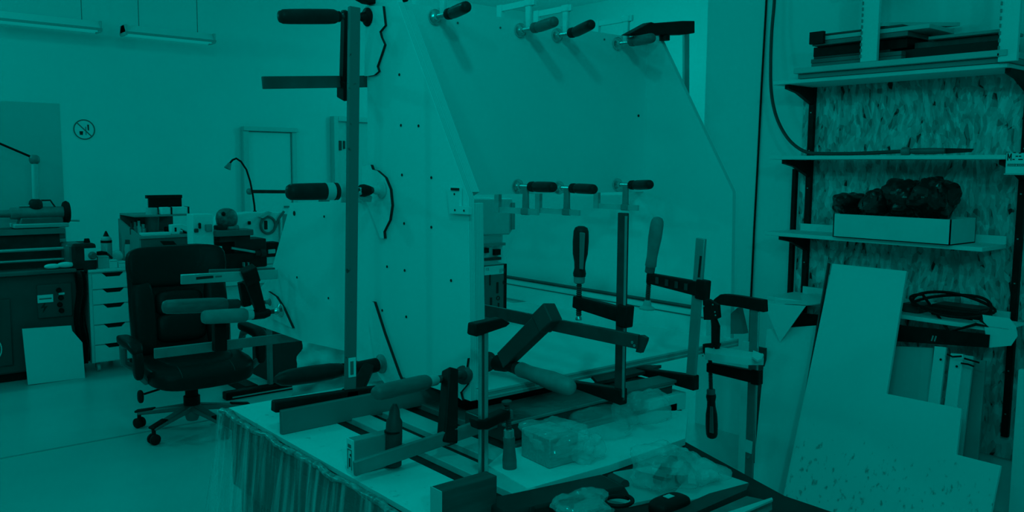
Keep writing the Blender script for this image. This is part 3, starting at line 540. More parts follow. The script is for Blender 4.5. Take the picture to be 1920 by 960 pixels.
# ------------------------------------------------------------------ clamps
def threads(p0, p1, r, pitch=.006):
    n = max(4, int((V(p1)-V(p0)).length/pitch)); pr = []
    for i in range(n): pr += [(i/n, r*.72), ((i+.5)/n, r)]
    return pr+[(1, r*.72)]
PROFILES = {
 'plain': [(0, .8), (.04, .95), (.15, 1), (.5, 1.0), (.8, .97), (.93, .92), (.98, .75), (1, .35)],
 'wood': [(0, .7), (.03, .85), (.2, .78), (.4, .88), (.6, 1.0), (.85, .98), (.93, .88), (.98, .65), (1, .3)],
 'taper': [(0, .6), (.05, .8), (.2, .95), (.5, 1.0), (.8, .93), (.92, .75), (1, .35)],
 'grip': [(0, .8), (.06, .85), (.16, .70), (.28, .74), (.45, .98), (.7, 1.05), (.9, .98), (.97, .8), (1, .4)]}
def spindle(t, pad_p, h0, h1, r=.008, hr=.019, hm=HDARK, style='plain', padr=.022, ferr=.035, pm=CHROME, fm=CHROME, rm=DKMET):
    pad_p, h0, h1 = V(pad_p), V(h0), V(h1); a = (h0-pad_p).normalized(); L = (h0-pad_p).length
    MB().lathe(pad_p+a*.012, h0, threads(pad_p, h0, r), 10).build('spindle', rm, t)
    pd = MB().lathe(pad_p, pad_p+a*.03, [(0, padr), (.18, padr), (.25, padr*.85), (.4, padr*.55), (.75, padr*.5), (1, padr*.35)], 20).build('swivel_pad', pm, t)
    d = (h1-h0).normalized()
    if ferr: MB().lathe(h0-d*.002, h0+d*ferr, [(0, hr*.55), (.1, hr*.72), (1, hr*.74)], 16).build('ferrule', fm, t); h0 = h0+d*ferr*.8
    h = MB().lathe(h0, h1, [(k, hr*v) for k, v in PROFILES[style]], 20).build('handle', hm, t, smooth=50)
    return h
def rail(t, p0, p1, wdir, w, th, m=STEEL, groove=True):
    o = MB().bar(p0, p1, wdir, w, w, th).build('rail', m, t, bevel=.002)
    return o
def arm(t, p0, p1, wdir, w0, w1, th, m=BLACK, name='sliding_arm', head=None):
    mb = MB().bar(p0, p1, wdir, w0, w1, th)
    o = mb.build(name, m, t, bevel=.004)
    if head:
        a = (V(p1)-V(p0)).normalized(); MB().bar(V(p0)-a*head[0], V(p0)+a*head[0], wdir, head[1], head[1], head[2]).build('rail_sleeve', m, o, bevel=.004)
    return o
def clamp(label, loc, grp='bar clamps on the cabinet'): return thing('bar_clamp', label, 'clamp', loc, grp)
# A: top left clamp pressing on the left panel's top
Y = 2.325; pd = ax(1.372, 690, 32)
t = clamp('bar clamp with plain dark handle at top left of the cabinet', ay(2.40, 645, 155))
spindle(t, pd, ay(Y, 636, 31), ay(Y, 522, 31), .009, .022, HDARK, 'plain', .028, .012, BLACK, BLACK)
rail(t, ay(2.40, 492, 155), ay(2.40, 760, 152), ZD, .036, .012, RAIL2)
arm(t, ay(2.40, 646, 168), ay(Y, 648, 20), XD, .026, .018, .03, head=(.03, .03, .05))
q = [ay(2.30, *p) for p in ((672, -6), (770, -6), (765, 3), (735, 5), (712, 8), (690, 4))]; MB().prism(q, (0, .04, 0)).build('fixed_jaw', BLACK, t, bevel=.003)
# tall upright clamp in front
t = clamp('tall upright clamp with long speckled steel rail left of the cabinet', ay(2.12, 657, 762))
rl = rail(t, ay(2.115, 664, 13), ay(2.115, 656, 764), XD, .034, .012, SPOT)
a = ay(2.106, 654, 672); b = ay(2.106, 668, 706)
lb = MB().box((a.x, 2.107, b.z), (b.x, 2.109, a.z)).build('label_sticker', PAPER, rl)
a0 = ay(2.106, 657, 678); b0 = ay(2.106, 663, 702)
MB().box((a0.x, 2.1055, b0.z), (b0.x, 2.107, a0.z)).build('barcode_print', INK2, rl)
arm(t, ay(2.115, 668, 744), ay(2.115, 512, 762), ZD, .048, .030, .03, name='lower_jaw'); arm(t, ay(2.115, 645, 745), ay(2.115, 728, 730), ZD, .046, .026, .03, name='jaw_head')
pd = ax(1.371, 716, 682)
spindle(t, pd, ay(2.255, 650, 692), ay(2.235, 516, 712), .011, .026, HDARK, 'taper', .030, .015, STEEL, BLACK)
arm(t, ay(2.14, 665, 740), ay(2.24, 690, 690), XD, .040, .034, .035, name='sliding_arm'); MB().lathe(ay(2.25, 664, 694), ay(2.255, 706, 684), [(0, .024), (1, .022)], 14).build('nut_sleeve', BLACK, t)
# wrapped handle clamp in the middle
t = clamp('clamp with dark handle wrapped in pale tape halfway up left panel', ay(2.27, 620, 360))
pd = ax(1.371, 716, 356)
spindle(t, pd, ay(2.262, 652, 358), ay(2.262, 538, 360), .010, .025, HDARK, 'plain', .027, .04, PALE, PALE)
for p0, p1, m in ((609, 624, PALE), (626, 632, HDARK)):
    MB().cyl(ay(2.262, p0, 359), ay(2.262, p1, 358.7), .0258, 20).build('tape_band', m, t)
MB().lathe(ay(2.262, 676, 357.5), ay(2.262, 696, 357), [(0, .018), (.3, .02), (.7, .016), (1, .012)], 12).build('nut', BLACK, t)
arm(t, ay(2.30, 690, 374), ay(2.262, 668, 356), ZD, .02, .02, .03, m=PALE); rail(t, ay(2.40, 640, 372), ay(2.40, 725, 372), ZD, .026, .01, PALE)
# rear lower pair
pd = ax(1.371, 527, 582); Y = pd.y
t = clamp('clamp with printed bright rail and pale handle low at rear of left panel', ay(Y, 480, 590))
rl = rail(t, ay(Y-.04, 339, 524), ay(Y-.04, 520, 514), ZD, .034, .012, BRIGHT)
a = ay(Y-.047, 368, 522); b = ay(Y-.047, 400, 519)
MB().bar(a, b, ZD, .009, .009, .001).build('worn_print', INK, rl); MB().bar(ay(Y-.047, 404, 519), ay(Y-.047, 416, 518), ZD, .006, .006, .001).build('worn_print', INK2, rl)
arm(t, ay(Y-.04, 468, 516), ay(Y, 489, 584), XD, .050, .036, .03, head=(.03, .055, .042))
MB().lathe(ay(Y, 470, 591), ay(Y, 505, 586), [(0, .018), (.7, .02), (1, .014)], 12).build('nut_sleeve', BLACK, t)
spindle(t, pd, ay(Y, 474, 590), ay(Y, 378, 595), .009, .026, HPALE, 'plain', .026, .03, CHROME, PALE)
rail(t, ay(Y+.05, 392, 510), ay(Y+.05, 515, 506), ZD, .018, .01, LATHE2)
t = clamp('clamp with dark rail crossing the black chair seat', ay(Y+.08, 412, 650))
Y2 = Y+.10
rail(t, ay(Y2, 289, 663), ay(Y2, 600, 626), ZD, .036, .012, STEEL)
arm(t, ay(Y2-.03, 412, 658), ay(Y2-.03, 411, 600), XD, .046, .046, .035, name='fixed_jaw')
arm(t, ay(Y2, 455, 528), ay(Y2, 462, 574), XD, .034, .03, .03)
spindle(t, ay(Y2, 508, 566), ay(Y2, 448, 570), ay(Y2, 304, 576), .008, .027, HMID, 'plain', .015, .06, STEEL, DKMET)
# front lower clamp
t = clamp('clamp with plain grey round handle at front foot of left panel', ay(1.70, 840, 835))
spindle(t, ax(1.373, 870, 703), ay(1.73, 818, 712), ay(1.66, 702, 738), .010, .0195, HMID, 'plain', .026, .045, DKMET, PALE, DKMET)
arm(t, ay(1.655, 838, 832), ay(1.735, 844, 693), XD, .040, .028, .04)
rail(t, ay(1.655, 664, 879), ay(1.655, 960, 779), ZD, .034, .012, STEEL)
# upright clamp at the front corner
Y = 1.50
t = clamp('slim upright clamp at front left corner with hanging pale handle', ay(Y, 905, 905))
rail(t, ay(Y, 906, 606), ay(Y, 906, 902), XD, .022, .012, BRIGHT); rail(t, ay(Y-.008, 906, 620), ay(Y-.008, 906, 900), XD, .006, .004, DKMET)
q = [ay(Y-.015, *p) for p in ((892, 608), (942, 597), (958, 606), (950, 613), (894, 632), (890, 629))]; MB().prism(q, (0, .03, 0)).build('fixed_jaw', BLACK, t, bevel=.003)
q = [ay(Y-.015, *p) for p in ((893, 789), (912, 788), (952, 770), (958, 772), (957, 786), (915, 806), (897, 806))]; MB().prism(q, (0, .03, 0)).build('sliding_arm', BLACK, t, bevel=.003)
spindle(t, ay(Y, 950, 752), ay(Y, 954, 806), ay(Y, 956, 893), .008, .017, HMID, 'wood', .012, .02, DKMET, BRIGHT)
# clamp lying along the base, dark rail to the right
X = 1.58
t = clamp('long dark rail clamp lying across the base with pale wooden handle', ax(X, 940, 690))
rl = rail(t, ax(X, 800, 560), ax(X, 1198, 641), ZD, .036, .012, mat('worn_rail', .085, .45, .3, var=.25, scale=16))
q = [ax(X, *p) for p in ((1196, 629), (1203, 629), (1211, 634), (1210, 640), (1201, 662), (1192, 660))]; MB().prism(q, (.012, 0, 0)).build('rail_end', MATS['worn_rail'], rl)
for p in ((1186, 642), (1190, 648)): c = ax(X-.007, *p); MB().cyl(c, c+V((-.002, 0, 0)), .004, 8).build('rivet', BRIGHT, rl)
arm(t, ax(X-.015, 1026, 596), ax(X-.03, 945, 676), YD, .055, .05, .035, m=mat('arm_grey', .07, .5, .1, var=.2), head=(.03, .06, .045))
MB().lathe(ax(X-.03, 932, 680), ax(X-.03, 975, 692), [(0, .024), (.4, .02), (.5, .016), (1, .018)], 14).build('nut_sleeve', BLACK, t)
spindle(t, ax(X-.03, 914, 678), ax(X-.03, 968, 690), ax(X-.05, 1074, 728), .011, .026, HPALE, 'wood', .03, .02, DKMET, HDARK)
# G, H, I: upright clamps along the base board's front edge
P = ay(1.49, 1168, 690); X = P.x
t = clamp('upright clamp with two-tone screwdriver handle at middle of base board', ax(X, 1168, 745))
rl = rail(t, ax(X, 1169, 399), ax(X, 1162, 750), YD, .030, .012, DKMET); MB().bar(ax(X-.007, 1174, 405), ax(X-.007, 1168, 745), YD, .006, .006, .003).build('worn_edge', BRIGHT, rl)
arm(t, ax(X, 1172, 592), ax(X, 1079, 565), ZD, .040, .034, .026, head=(.018, .058, .03)); arm(t, ax(X, 1170, 744), ax(X, 1074, 719), ZD, .044, .016, .028, name='fixed_jaw')
h = spindle(t, ax(X, 1085, 600), ax(X, 1086, 530), ax(X, 1090, 424), .0085, .021, HDARK, 'grip', .009, .022, BRIGHT, MID)
MB().bar(ax(X-.0205, 1090, 505), ax(X-.0215, 1092, 436), YD, .014, .020, .004).build('grip_inlay', mat('inlay_grey', .19, .5), h, bevel=.003)
P = ay(1.56, 1303, 690); X = P.x
t = clamp('upright clamp with pale wooden handle and shiny leaning rail near right panel', ax(X, 1300, 720))
rl = rail(t, ax(X, 1315, 447), ax(X, 1295, 722), YD, .032, .012, mat('mid_steel', .42, .35, .5, var=.15)); MB().bar(ax(X-.0065, 1314, 480), ax(X-.0065, 1310, 520), YD, .007, .007, .0012).build('worn_print', INK, rl)
arm(t, ax(X, 1318, 543), ax(X, 1216, 521), ZD, .044, .032, .026, head=(.018, .058, .03)); arm(t, ax(X, 1306, 718), ax(X, 1196, 694), ZD, .046, .02, .028, name='fixed_jaw')
for k in range(4): c = ax(X-.0145, 1232+18*k, 526+4*k); MB().bar(c-V((0, 0, .010)), c+V((0, 0, .010)), YD, .012, .012, .002).build('cast_recess', DKMET, t)
spindle(t, ax(X, 1213, 580), ax(X, 1218, 511), ax(X, 1234, 407), .0085, .021, HPALE, 'wood', .024, .022, PALE, HMID)
P = ay(1.66, 1410, 690); X = P.x
t = clamp('long upright clamp with downward screwdriver handle at right end of base', ax(X, 1406, 905))
rl = rail(t, ax(X, 1416, 560), ax(X, 1404, 905), YD, .030, .012, STEEL); MB().bar(ax(X-.007, 1423, 585), ax(X-.007, 1414, 868), YD, .006, .006, .003).build('worn_edge', CHROME, rl)
MB().bar(ax(X-.0075, 1405, 826), ax(X-.0075, 1403, 849), YD, .026, .026, .002).build('label_sticker', PAPER, rl); c = ax(X-.0075, 1403, 857); MB().cyl(c, c+V((-.003, 0, 0)), .005, 8).build('rivet', BRIGHT, rl)
q = [ax(X-.014, *p) for p in ((1431, 563), (1432, 586), (1388, 577), (1352, 572), (1332, 570), (1338, 561), (1350, 552), (1360, 552), (1385, 555))]; MB().prism(q, (.028, 0, 0)).build('fixed_jaw', BLACK, t, bevel=.003)
arm(t, ax(X, 1419, 707), ax(X, 1328, 688), ZD, .044, .034, .026, head=(.016, .05, .03))
h = spindle(t, ax(X, 1331, 662), ax(X, 1333, 730), ax(X, 1335, 822), .0085, .021, HDARK, 'grip', .014, .022, DKMET, mat('inlay_grey', .19))
MB().bar(ax(X-.0205, 1334, 762), ax(X-.0215, 1334, 812), YD, .012, .018, .004).build('grip_inlay', MATS['inlay_grey'], h, bevel=.003)
MB().prism([ax(X+.05, *p) for p in ((1370, 588), (1383, 577), (1394, 626), (1370, 626))], (.03, 0, 0)).build('wedge_block', mat('wedge', .2, .6), t)
# black toggle bracket
X = X-.10
t = thing('toggle_bracket', 'black punched metal bracket between the shiny rail and right clamp', 'bracket', ax(X, 1332, 668), )
for q in ([(1317, 563), (1327, 561), (1345, 572), (1347, 596), (1338, 600), (1319, 600)], [(1332, 598), (1339, 598), (1345, 612), (1344, 648), (1333, 648), (1333, 612)], [(1317, 645), (1340, 643), (1347, 645), (1340, 664), (1330, 672), (1322, 668), (1318, 660)]):
    MB().prism([ax(X, *p) for p in q], (.018, 0, 0)).build('bracket_plate', BLACK, t, bevel=.002)
for p in ((1320, 574), (1337, 571), (1341, 585), (1342, 591), (1339, 653), (1318, 667)): c = ax(X-.001, *p); MB().cyl(c, c+V((-.002, 0, 0)), .0028, 8).build('punched_hole', BRIGHT, t)
# ---- clamps on the screen board, upper and lower rows
def small_up(px, label, up=True, hend=None, hm=HMID):
    p = ay(2.247, *px); t = clamp(label, p, 'small clamps on the screen board')
    d = -YD*.0; a = V((0, -1, 0)); s = 1 if up else -1
    pad_p = p; h0 = p+a*.062; h1 = ay(2.247-.062-.17, *hend) if hend else p+a*.24
    MB().lathe(pad_p, pad_p+a*.02, [(0, .024), (.3, .024), (.35, .019), (.6, .012), (1, .010)], 20).build('swivel_pad', CHROME, t); ring_c = None
    MB().lathe(pad_p+a*.015, h0+a*.01, threads(pad_p, h0, .0085), 10).build('spindle', CHROME, t)
    MB().lathe(h0, h0+a*.035, [(0, .011), (.2, .017), (.6, .018), (.8, .014), (1, .015)], 16).build('ferrule', hm, t)
    h = MB().lathe(h0+a*.03, h1, [(k, .018*v) for k, v in PROFILES['plain']], 20).build('handle', hm, t, smooth=50)
    ac = p+a*.045
    L_ = .085
    arm(t, ac+V((0, 0, s*L_)), ac, YD, .026, .022, .014, m=WHITE if up else MID, head=(.012, .034, .02))  # upper row's arms and rails are coloured white to stand in for glare
    rz = ac.z+s*L_*1.0
    MB().box((ac.x-.005, ac.y-.03-(0 if up else .035), rz-.010), (ac.x+.005, 2.36, rz+.010)).build('rail', WHITE if up else PALE, t)
    MB().box((ac.x-.007, 2.34, min(rz, ac.z)-.01), (ac.x+.007, 2.365, max(rz, ac.z)+.012)).build('fixed_jaw', WHITE if up else PALE, t)
    MB().cyl(V((ac.x, 2.342, ac.z)), V((ac.x, 2.30, ac.z)), .012, 10).build('jaw_pad', PALE, t)
small_up((815, 32), 'small dark-handled clamp at left of the screen board top', True, (876, 12), HDARK)
small_up((975, 57), 'small clamp second from left along the screen board top', True, (1041, 40))
small_up((1044, 66), 'small clamp third from left along the screen board top', True, (1110, 45), HDARK)
small_up((1157, 82), 'small clamp at right of the top row below black jaw', True, (1224, 71))
small_up((970, 349), 'small clamp at left of the screen board bottom row', False, (1039, 351), HDARK)
small_up((1047, 352), 'small clamp in the middle of the screen board bottom row', False, (1115, 355), HDARK)
small_up((1157, 346), 'small clamp at right of the bottom row by right panel', False, (1220, 346), HDARK)
# handle end peeking past the left panel
c = ay(1.93, 884, 355); t = clamp('clamp handle end poking out beside the upper corner block', c)
MB().lathe(c+V((-.03, .22, 0)), c+V((.0, -.02, 0)), [(0, .012), (.2, .015), (.9, .016), (1, .008)], 16).build('handle', HDARK, t); MB().cyl(c+V((-.03, .22, 0)), c+V((-.035, .31, 0)), .007, 8).build('spindle', DKMET, t)
# black jaw clamp on top of the right panel
Y = 2.14; t = clamp('clamp with big black wedge jaw on top of right panel', ay(Y, 1290, 70))
q = [ay(Y, *p) for p in ((1180, 64), (1222, 41), (1228, 43), (1280, 39), (1303, 39), (1303, 62), (1290, 64), (1205, 66))]; MB().prism(q, (0, .045, 0)).build('fixed_jaw', BLACK, t, bevel=.003)
MB().cyl(ay(Y+.02, 1246, 64), ay(Y+.02, 1246, 76), .02, 14).build('jaw_pad', BLACK, t)
a = ay(2.50, 1286, 50); b = ay(2.50, 1286, 330); MB().bar(a, b, XD, .034, .034, .012).build('rail', mat('pale_rail', .50, .4, .2, var=.1), t)
MB().bar(ay(Y+.03, 1294, 52), V(a), ZD, .03, .03, .03).build('jaw_bridge', BLACK, t)
# carton standing inside the cabinet
yk = 2.62; a = ay(yk, 905, 498); b = ay(yk, 950, 600)
K = thing('tool_carton', 'dark printed tool carton with white label inside the cabinet', 'carton', ((a.x+b.x)/2, yk, ZB+.028))
MB().box((a.x-.03, yk, ZB+.028), (b.x, yk+.12, a.z)).build('carton_body', mat('carton_grey', .13, .5), K, bevel=.002)
for px in (906, 947): x = ay(yk, px, 500).x; MB().box((x-.006, yk-.002, ZB+.03), (x+.007, yk+.001, a.z-.001)).build('edge_stripe', BLACK, K)
c0 = ay(yk-.001, 908, 499); c1 = ay(yk-.001, 944, 513); lb = MB().box((c0.x, yk-.0025, c1.z), (c1.x, yk, c0.z-.002)).build('carton_label', PAPER, K, bevel=.0005)
text_mesh('label_print', 'CE', (c0.x+.006, yk-.003, c0.z-.018), XD, ZD, .014, INK2, K); text_mesh('label_print', '|||\u2261|', (c1.x-.024, yk-.003, c1.z+.008), XD, ZD, .02, INK2, K)
for px, py0, py1, wd_ in ((919, 515, 535, .006), (933, 529, 550, .010), (921, 558, 572, .010), (935, 568, 578, .007)):
    u = ay(yk-.002, px, py0); w = ay(yk-.002, px, py1); MB().box((u.x-wd_/2, yk-.0025, w.z), (u.x+wd_/2, yk-.001, u.z)).build('tool_print', INK, K)
for px, py in ((946, 529), (934, 559)): c = ay(yk-.0015, px, py); ring(MB(), c, .006, .009, yk-.0005, 20).build('ring_print', INK, K)
# ------------------------------------------------------------------ work table under the cabinet
T = .77
TB = thing('work_table', 'large worktable wrapped in plastic film under the cabinet', 'table', (1.5, 1.7, 0))
MB().prism([(.93, 2.44, T-.04), (.93, .80, T-.04), (1.66, .80, T-.04), (1.66, 1.02, T-.04), (1.80, 1.44, T-.04), (2.02, 1.60, T-.04), (2.02, 2.44, T-.04)], (0, 0, .04)).build('table_top', mat('table_dark', .03, .6, var=.3, scale=6), TB)
for x, y in ((1.0, 2.36), (1.0, .9), (1.55, .9), (1.95, 2.36), (1.95, 1.75)): MB().box((x-.035, y-.035, 0), (x+.035, y+.035, T-.04)).build('leg', mat('table_leg', .12, .6), TB)
MB().box((.95, .82, .55), (.97, 2.42, T-.04)).build('table_rail', DARKB, TB)
MB().box((1.0, .85, .18), (1.9, 2.4, .2)).build('lower_shelf', DARKB, TB)
MB().box((.975, .85, .10), (.99, 2.16, T-.045)).build('shade_board', DARKB, TB)  # dark sheet added for the shade under the table, behind the film
# draped film
def drape(u, v):
    y = 2.455-1.62*u; z = T+.004-.74*v
    w = .010*math.sin(u*46+2*math.sin(5*u))*min(1, v*3)+.016*abs(math.sin(u*63+v))**6*min(1, v*4)+.022*math.sin(u*17+1.3)*v+.012*noise.noise(V((u*30, v*3, 1)))*min(1, v*4)
    return V((.922-.055*v-abs(w)*1.0, y+.02*math.sin(u*30+v*2)*v, z))
sh = thing('plastic_sheet', 'crumpled clear plastic film hanging off left table edge', 'plastic sheet', (.92, 1.7, T))
MB().grid(drape, 120, 24).build('hanging_film', FILM3, sh, smooth=80)
def drape2(u, v): return V((.92+1.0*u, 2.452+.03*v+.012*math.sin(u*30)*v, T+.004-.7*v))
MB().grid(drape2, 60, 10).build('back_film', FILM, sh, smooth=80)
def roll(u, v):
    a = v*2*math.pi; y = 2.44-1.6*u; r = .0075+.004*noise.noise(V((u*60, math.cos(a), math.sin(a))))
    return V((.928+.004*math.sin(u*40)+r*1.3*math.cos(a), y, T+.004+.003*math.sin(u*70)+r*math.sin(a)))
MB().grid(roll, 200, 10).build('rolled_hem', mat('film_hem', .30, .25, var=.6, scale=60), sh, smooth=80)
# white board lying along the left edge
o = MB().prism([(.945, 2.425, T), (.945, 1.0, T), (1.12, 1.0, T), (1.12, 2.425, T)], (0, 0, .012)).build('table_board', WORN); tag(o, 'long worn white board lying along left side of the table', 'board')
o = MB().box((1.122, 2.21, T), (2.0, 2.425, T+.012)).build('table_board', BOARD); tag(o, 'white board lying across the back of the table behind first joist', 'board')
# slats along the table, between the joists
for x0, x1, y0, y1, m, lb in ((1.165, 1.225, 1.36, 2.2, PALE, 'pale slat on the table nearest the worn white board'), (1.265, 1.335, 1.52, 2.2, PALE, 'pale slat on the table next to the corner clamp rail'), (1.40, 1.47, 1.72, 2.2, GREYB, 'grey slat lying under the base board on table')):
    tag(MB().box((x0, y0, T), (x1, y1, T+.018)).build('thin_plank', m, None, bevel=.002), lb, 'slat')
# joists on edge that carry the cabinet
JH = ZB-.001; JH2 = ay(1.70, 648, 830).z
J1 = MB().box((.955, 2.085, T+.0125), (1.95, 2.10, .848)).build('joist', GREYB, None, bevel=.002); tag(J1, 'grey plank on edge below the black lower jaw, farthest from camera', 'joist')
JX = ay(1.70, 734, 815).x
J2 = MB().box((.955, 1.70, T+.0125), (JX, 1.73, JH2)).build('joist', mat('joist_mid', .33, .6, var=.1), None, bevel=.002); tag(J2, 'plank on edge with white printed end, middle of the three', 'joist')
MB().box((.952, 1.70, T+.0127), (.955, 1.73, JH2)).build('white_end', PAPER, J2)
a = V((.9515, 1.723, JH2-.03))
MB().box((.951, 1.706, JH2-.072), (.952, 1.7075, JH2-.025)).build('end_print', INK2, J2); MB().box((.951, 1.7235, JH2-.072), (.952, 1.725, JH2-.025)).build('end_print', INK2, J2); MB().box((.951, 1.706, JH2-.026), (.952, 1.725, JH2-.024)).build('end_print', INK2, J2); MB().box((.951, 1.713, JH2-.066), (.952, 1.718, JH2-.045)).build('end_print', INK, J2); MB().box((.951, 1.710, JH2-.040), (.952, 1.714, JH2-.034)).build('end_print', INK, J2); MB().box((.951, 1.709, JH2-.02), (.952, 1.723, JH2-.012)).build('end_print', INK2, J2)
c = ay(1.70, 727, 822); MB().box((c.x-.006, 1.688, c.z-.012), (c.x+.006, 1.70, c.z+.012)).build('plug', PALE, J2)
J3 = MB().box((.945, 1.335, T+.0125), (1.085, 1.372, JH)).build('joist', mat('joist_dark', .075, .6, var=.25, scale=10, stretch=(1, 8, 8)), None, bevel=.002); tag(J3, 'dark grained plank on edge with pale end, nearest to camera', 'joist')
MB().box((.942, 1.335, T+.0127), (.945, 1.372, JH)).build('pale_end', PALE, J3)
# stubby dark cylinder handle behind the middle joist
c0 = ay(1.69, 737, 850); c1 = ay(1.69, 740, 757); h = thing('dark_punch', 'dark tapered punch standing in front of printed middle joist', 'punch', (c0.x, 1.69, T+.02))
MB().lathe((c0.x, 1.69, T+.019), c1, [(0, .020), (.5, .020), (.72, .019), (.78, .014), (.9, .012), (1, .005)], 18).build('punch_body', mat('punch_dark', .055, .45), h); MB().lathe((c0.x, 1.69, T+.10), (c0.x, 1.69, T+.104), [(0, .0205), (1, .0205)], 18).build('groove_ring', BLACK, h)
# white film sheet hanging behind the table edge
q = [ay(2.47, *p) for p in ((572, 640), (600, 655), (660, 690), (690, 745), (535, 752), (552, 705), (546, 672))]
fs_ = MB().grid(lambda u, v: ay(2.50, (566-22*v)+(130+0*v)*u, (640+28*u)+(108-22*u)*v)+V((0, .03*noise.noise(V((u*5, v*5, 2))), 0)), 24, 18).build('film_sheet', mat('white_film', .66, .35, bump=.4, scale=9), None, smooth=60); tag(fs_, 'pale crumpled film sheet hanging behind the table back edge', 'plastic sheet')
# film-wrapped dark boards below the base board
o = MB().box((1.34, 1.62, T+.03), (2.0, 1.79, T+.078)).build('wrapped_board', mat('wrapped_dark', .05, .22, bump=.6, scale=7), None, bevel=.006); tag(o, 'dark film-wrapped board lying under front edge of the base board', 'board')
MB().box((1.335, 1.615, T+.077), (2.0, 1.625, T+.082)).build('taped_edge', STEEL, o)
o2 = MB().box((1.36, 1.60, T), (2.0, 1.78, T+.029)).build('wrapped_board', mat('wrapped_dark2', .10, .2, bump=.6, scale=6), None, bevel=.004); tag(o2, 'lower wrapped dark board directly on the table below another', 'board')
q = [az(T+.085, *p) for p in ((1105, 706), (1210, 690), (1240, 690), (1205, 703), (1120, 722))]; tag(MB().prism(q, (0, 0, .01)).build('dark_shim', DARKB), 'thin dark shim between the two upright clamps on board', 'shim')
q = [az(T+.083, *p) for p in ((1170, 722), (1265, 703), (1290, 712), (1175, 740))]; tag(MB().prism(q, (0, 0, .008)).build('pale_strip', GREYB), 'grey strip lying right of the middle upright clamp foot', 'strip')
# white offcut board at the front
q = [az(T+.02, *p) for p in ((915, 872), (990, 916), (1140, 873), (1285, 822), (1290, 770), (1180, 770), (1000, 800))]
o = MB().prism(q, (0, 0, -.018)).build('offcut_board', BOARD); tag(o, 'pale offcut board at table front with wrapped block on it', 'board')
# block wrapped in clear plastic
A, B_, C_ = az(T+.02, 977, 855), az(T+.02, 1030, 880), az(T+.02, 1084, 865)
D_ = A+C_-B_; hh = .072
o = MB().prism([A, B_, C_, D_], (0, 0, hh)).build('wrapped_block', mat('pale_wood', .42, .5, var=.2, scale=30, stretch=(1, 6, 6)), None, bevel=.003); tag(o, 'pale wooden block half wrapped in clear plastic on the offcut board', 'block')
def crumple(name, label, c, size, amp, fr, m, cat, seedv, e=.8, par=None):
    b = MB().sell(c, size, e, 44, 22, fn=lambda p: p*(1+amp*noise.noise(p*fr+V((seedv, 0, 0)))+amp*.5*abs(noise.noise(p*fr*2.3+V((0, seedv, 0))))))
    return tag(b.build(name, m, par, smooth=25), label, cat)
wc = (A+C_)/2
crumple('plastic_wrap', 'crumpled clear wrap over the pale wooden block', wc+V((.02, -.005, hh*.75)), (.16, .15, .07), .35, 22, FILM2, 'plastic wrap', 3)
crumple('plastic_wrap', 'small crumpled clear plastic wad right of wrapped block', az(T+.05, 1095, 838), (.09, .08, .06), .4, 30, FILM, 'plastic wrap', 9)
crumple('plastic_wrap', 'large crumpled clear plastic heap below the middle clamp', V((1.60, 1.55, T+.045)), (.30, .14, .06), .4, 12, FILM2, 'plastic wrap', 5)
crumple('plastic_wrap', 'pale crumpled film over white carton near right clamps', V((1.80, 1.56, T+.05)), (.18, .10, .09), .4, 15, FILM, 'plastic wrap', 12)
# white carton at the right end of the table
P = ay(1.60, 1287, 735); o = MB().box((P.x-.17, 1.60, T), (P.x, 1.80, P.z)).build('white_carton', BOARD, None, bevel=.003); tag(o, 'white carton at right end of the table by grey wall', 'carton')
MB().box((P.x-.10, 1.5975, T), (P.x-.098, 1.6, P.z-.02)).build('carton_seam', INK2, o)
# black ribbed tray edge at the very front
a = az(T+.03, 905, 935); b = az(T+.03, 1140, 885)
t = thing('tool_case', 'black ribbed plastic tool case at the front below offcut board', 'case', ((a.x+b.x)/2, (a.y+b.y)/2, T))
dd = (b-a).normalized(); nn = V((dd.y, -dd.x, 0)); zz = T-.0
MB().prism([V((a.x, a.y, T+.001)), V((b.x, b.y, T+.001)), V((b.x, b.y, T+.03))+dd*-.02, V((a.x, a.y, T+.03))], nn*.09).build('case_body', mat('case_black', .03, .35), t, bevel=.006)
for k in (.2, .5, .75): p = a.lerp(b, k); MB().bar(V((p.x, p.y, T+.002))+nn*.092, V((p.x, p.y, T+.034))+nn*.092, dd, .012, .012, .006).build('case_rib', MATS['case_black'], t, bevel=.002)
p = b+dd*.01; MB().cyl(V((p.x, p.y, T+.012)), V((p.x, p.y, T+.012))+nn*.05, .014, 12).build('case_latch', DKMET, t)
# boards and paper stacked at the right front corner
q = [az(T+.008, *p) for p in ((1130, 935), (1180, 945), (1300, 920), (1325, 900), (1240, 870), (1150, 885))]; tag(MB().prism(q, (0, 0, -.007)).build('paper_sheet', mat('grey_paper', .45, .7)), 'grey paper sheet under the crumpled clear bag', 'paper')
q = [az(T+.03, *p) for p in ((1240, 965), (1330, 925), (1405, 905), (1400, 918), (1300, 962), (1270, 990))]; tag(MB().prism(q, (0, 0, -.028)).build('dark_plank', DARKB), 'dark plank at the front right corner of table', 'plank')
q = [az(T+.02, *p) for p in ((1330, 880), (1403, 905), (1402, 914), (1350, 925), (1240, 950), (1290, 895))]; tag(MB().prism(q, (0, 0, -.012)).build('thin_sheet', PALE), 'thin pale panel on top of planks at front right corner', 'panel')
q = [az(T+.035, *p) for p in ((1330, 960), (1400, 930), (1447, 940), (1448, 955), (1380, 1000), (1330, 1010))]; tag(MB().prism(q, (0, 0, -.03)).build('grey_plank', mat('plank_grey', .16, .6, var=.3, scale=14)), 'grey weathered plank sticking out at lower right of table', 'plank')
q = [az(T+.042, *p) for p in ((1360, 965), (1447, 936), (1449, 940), (1370, 975))]; tag(MB().prism(q, (0, 0, .004)).build('worn_strip', PALE), 'pale worn strip on edge of grey weathered plank', 'strip')
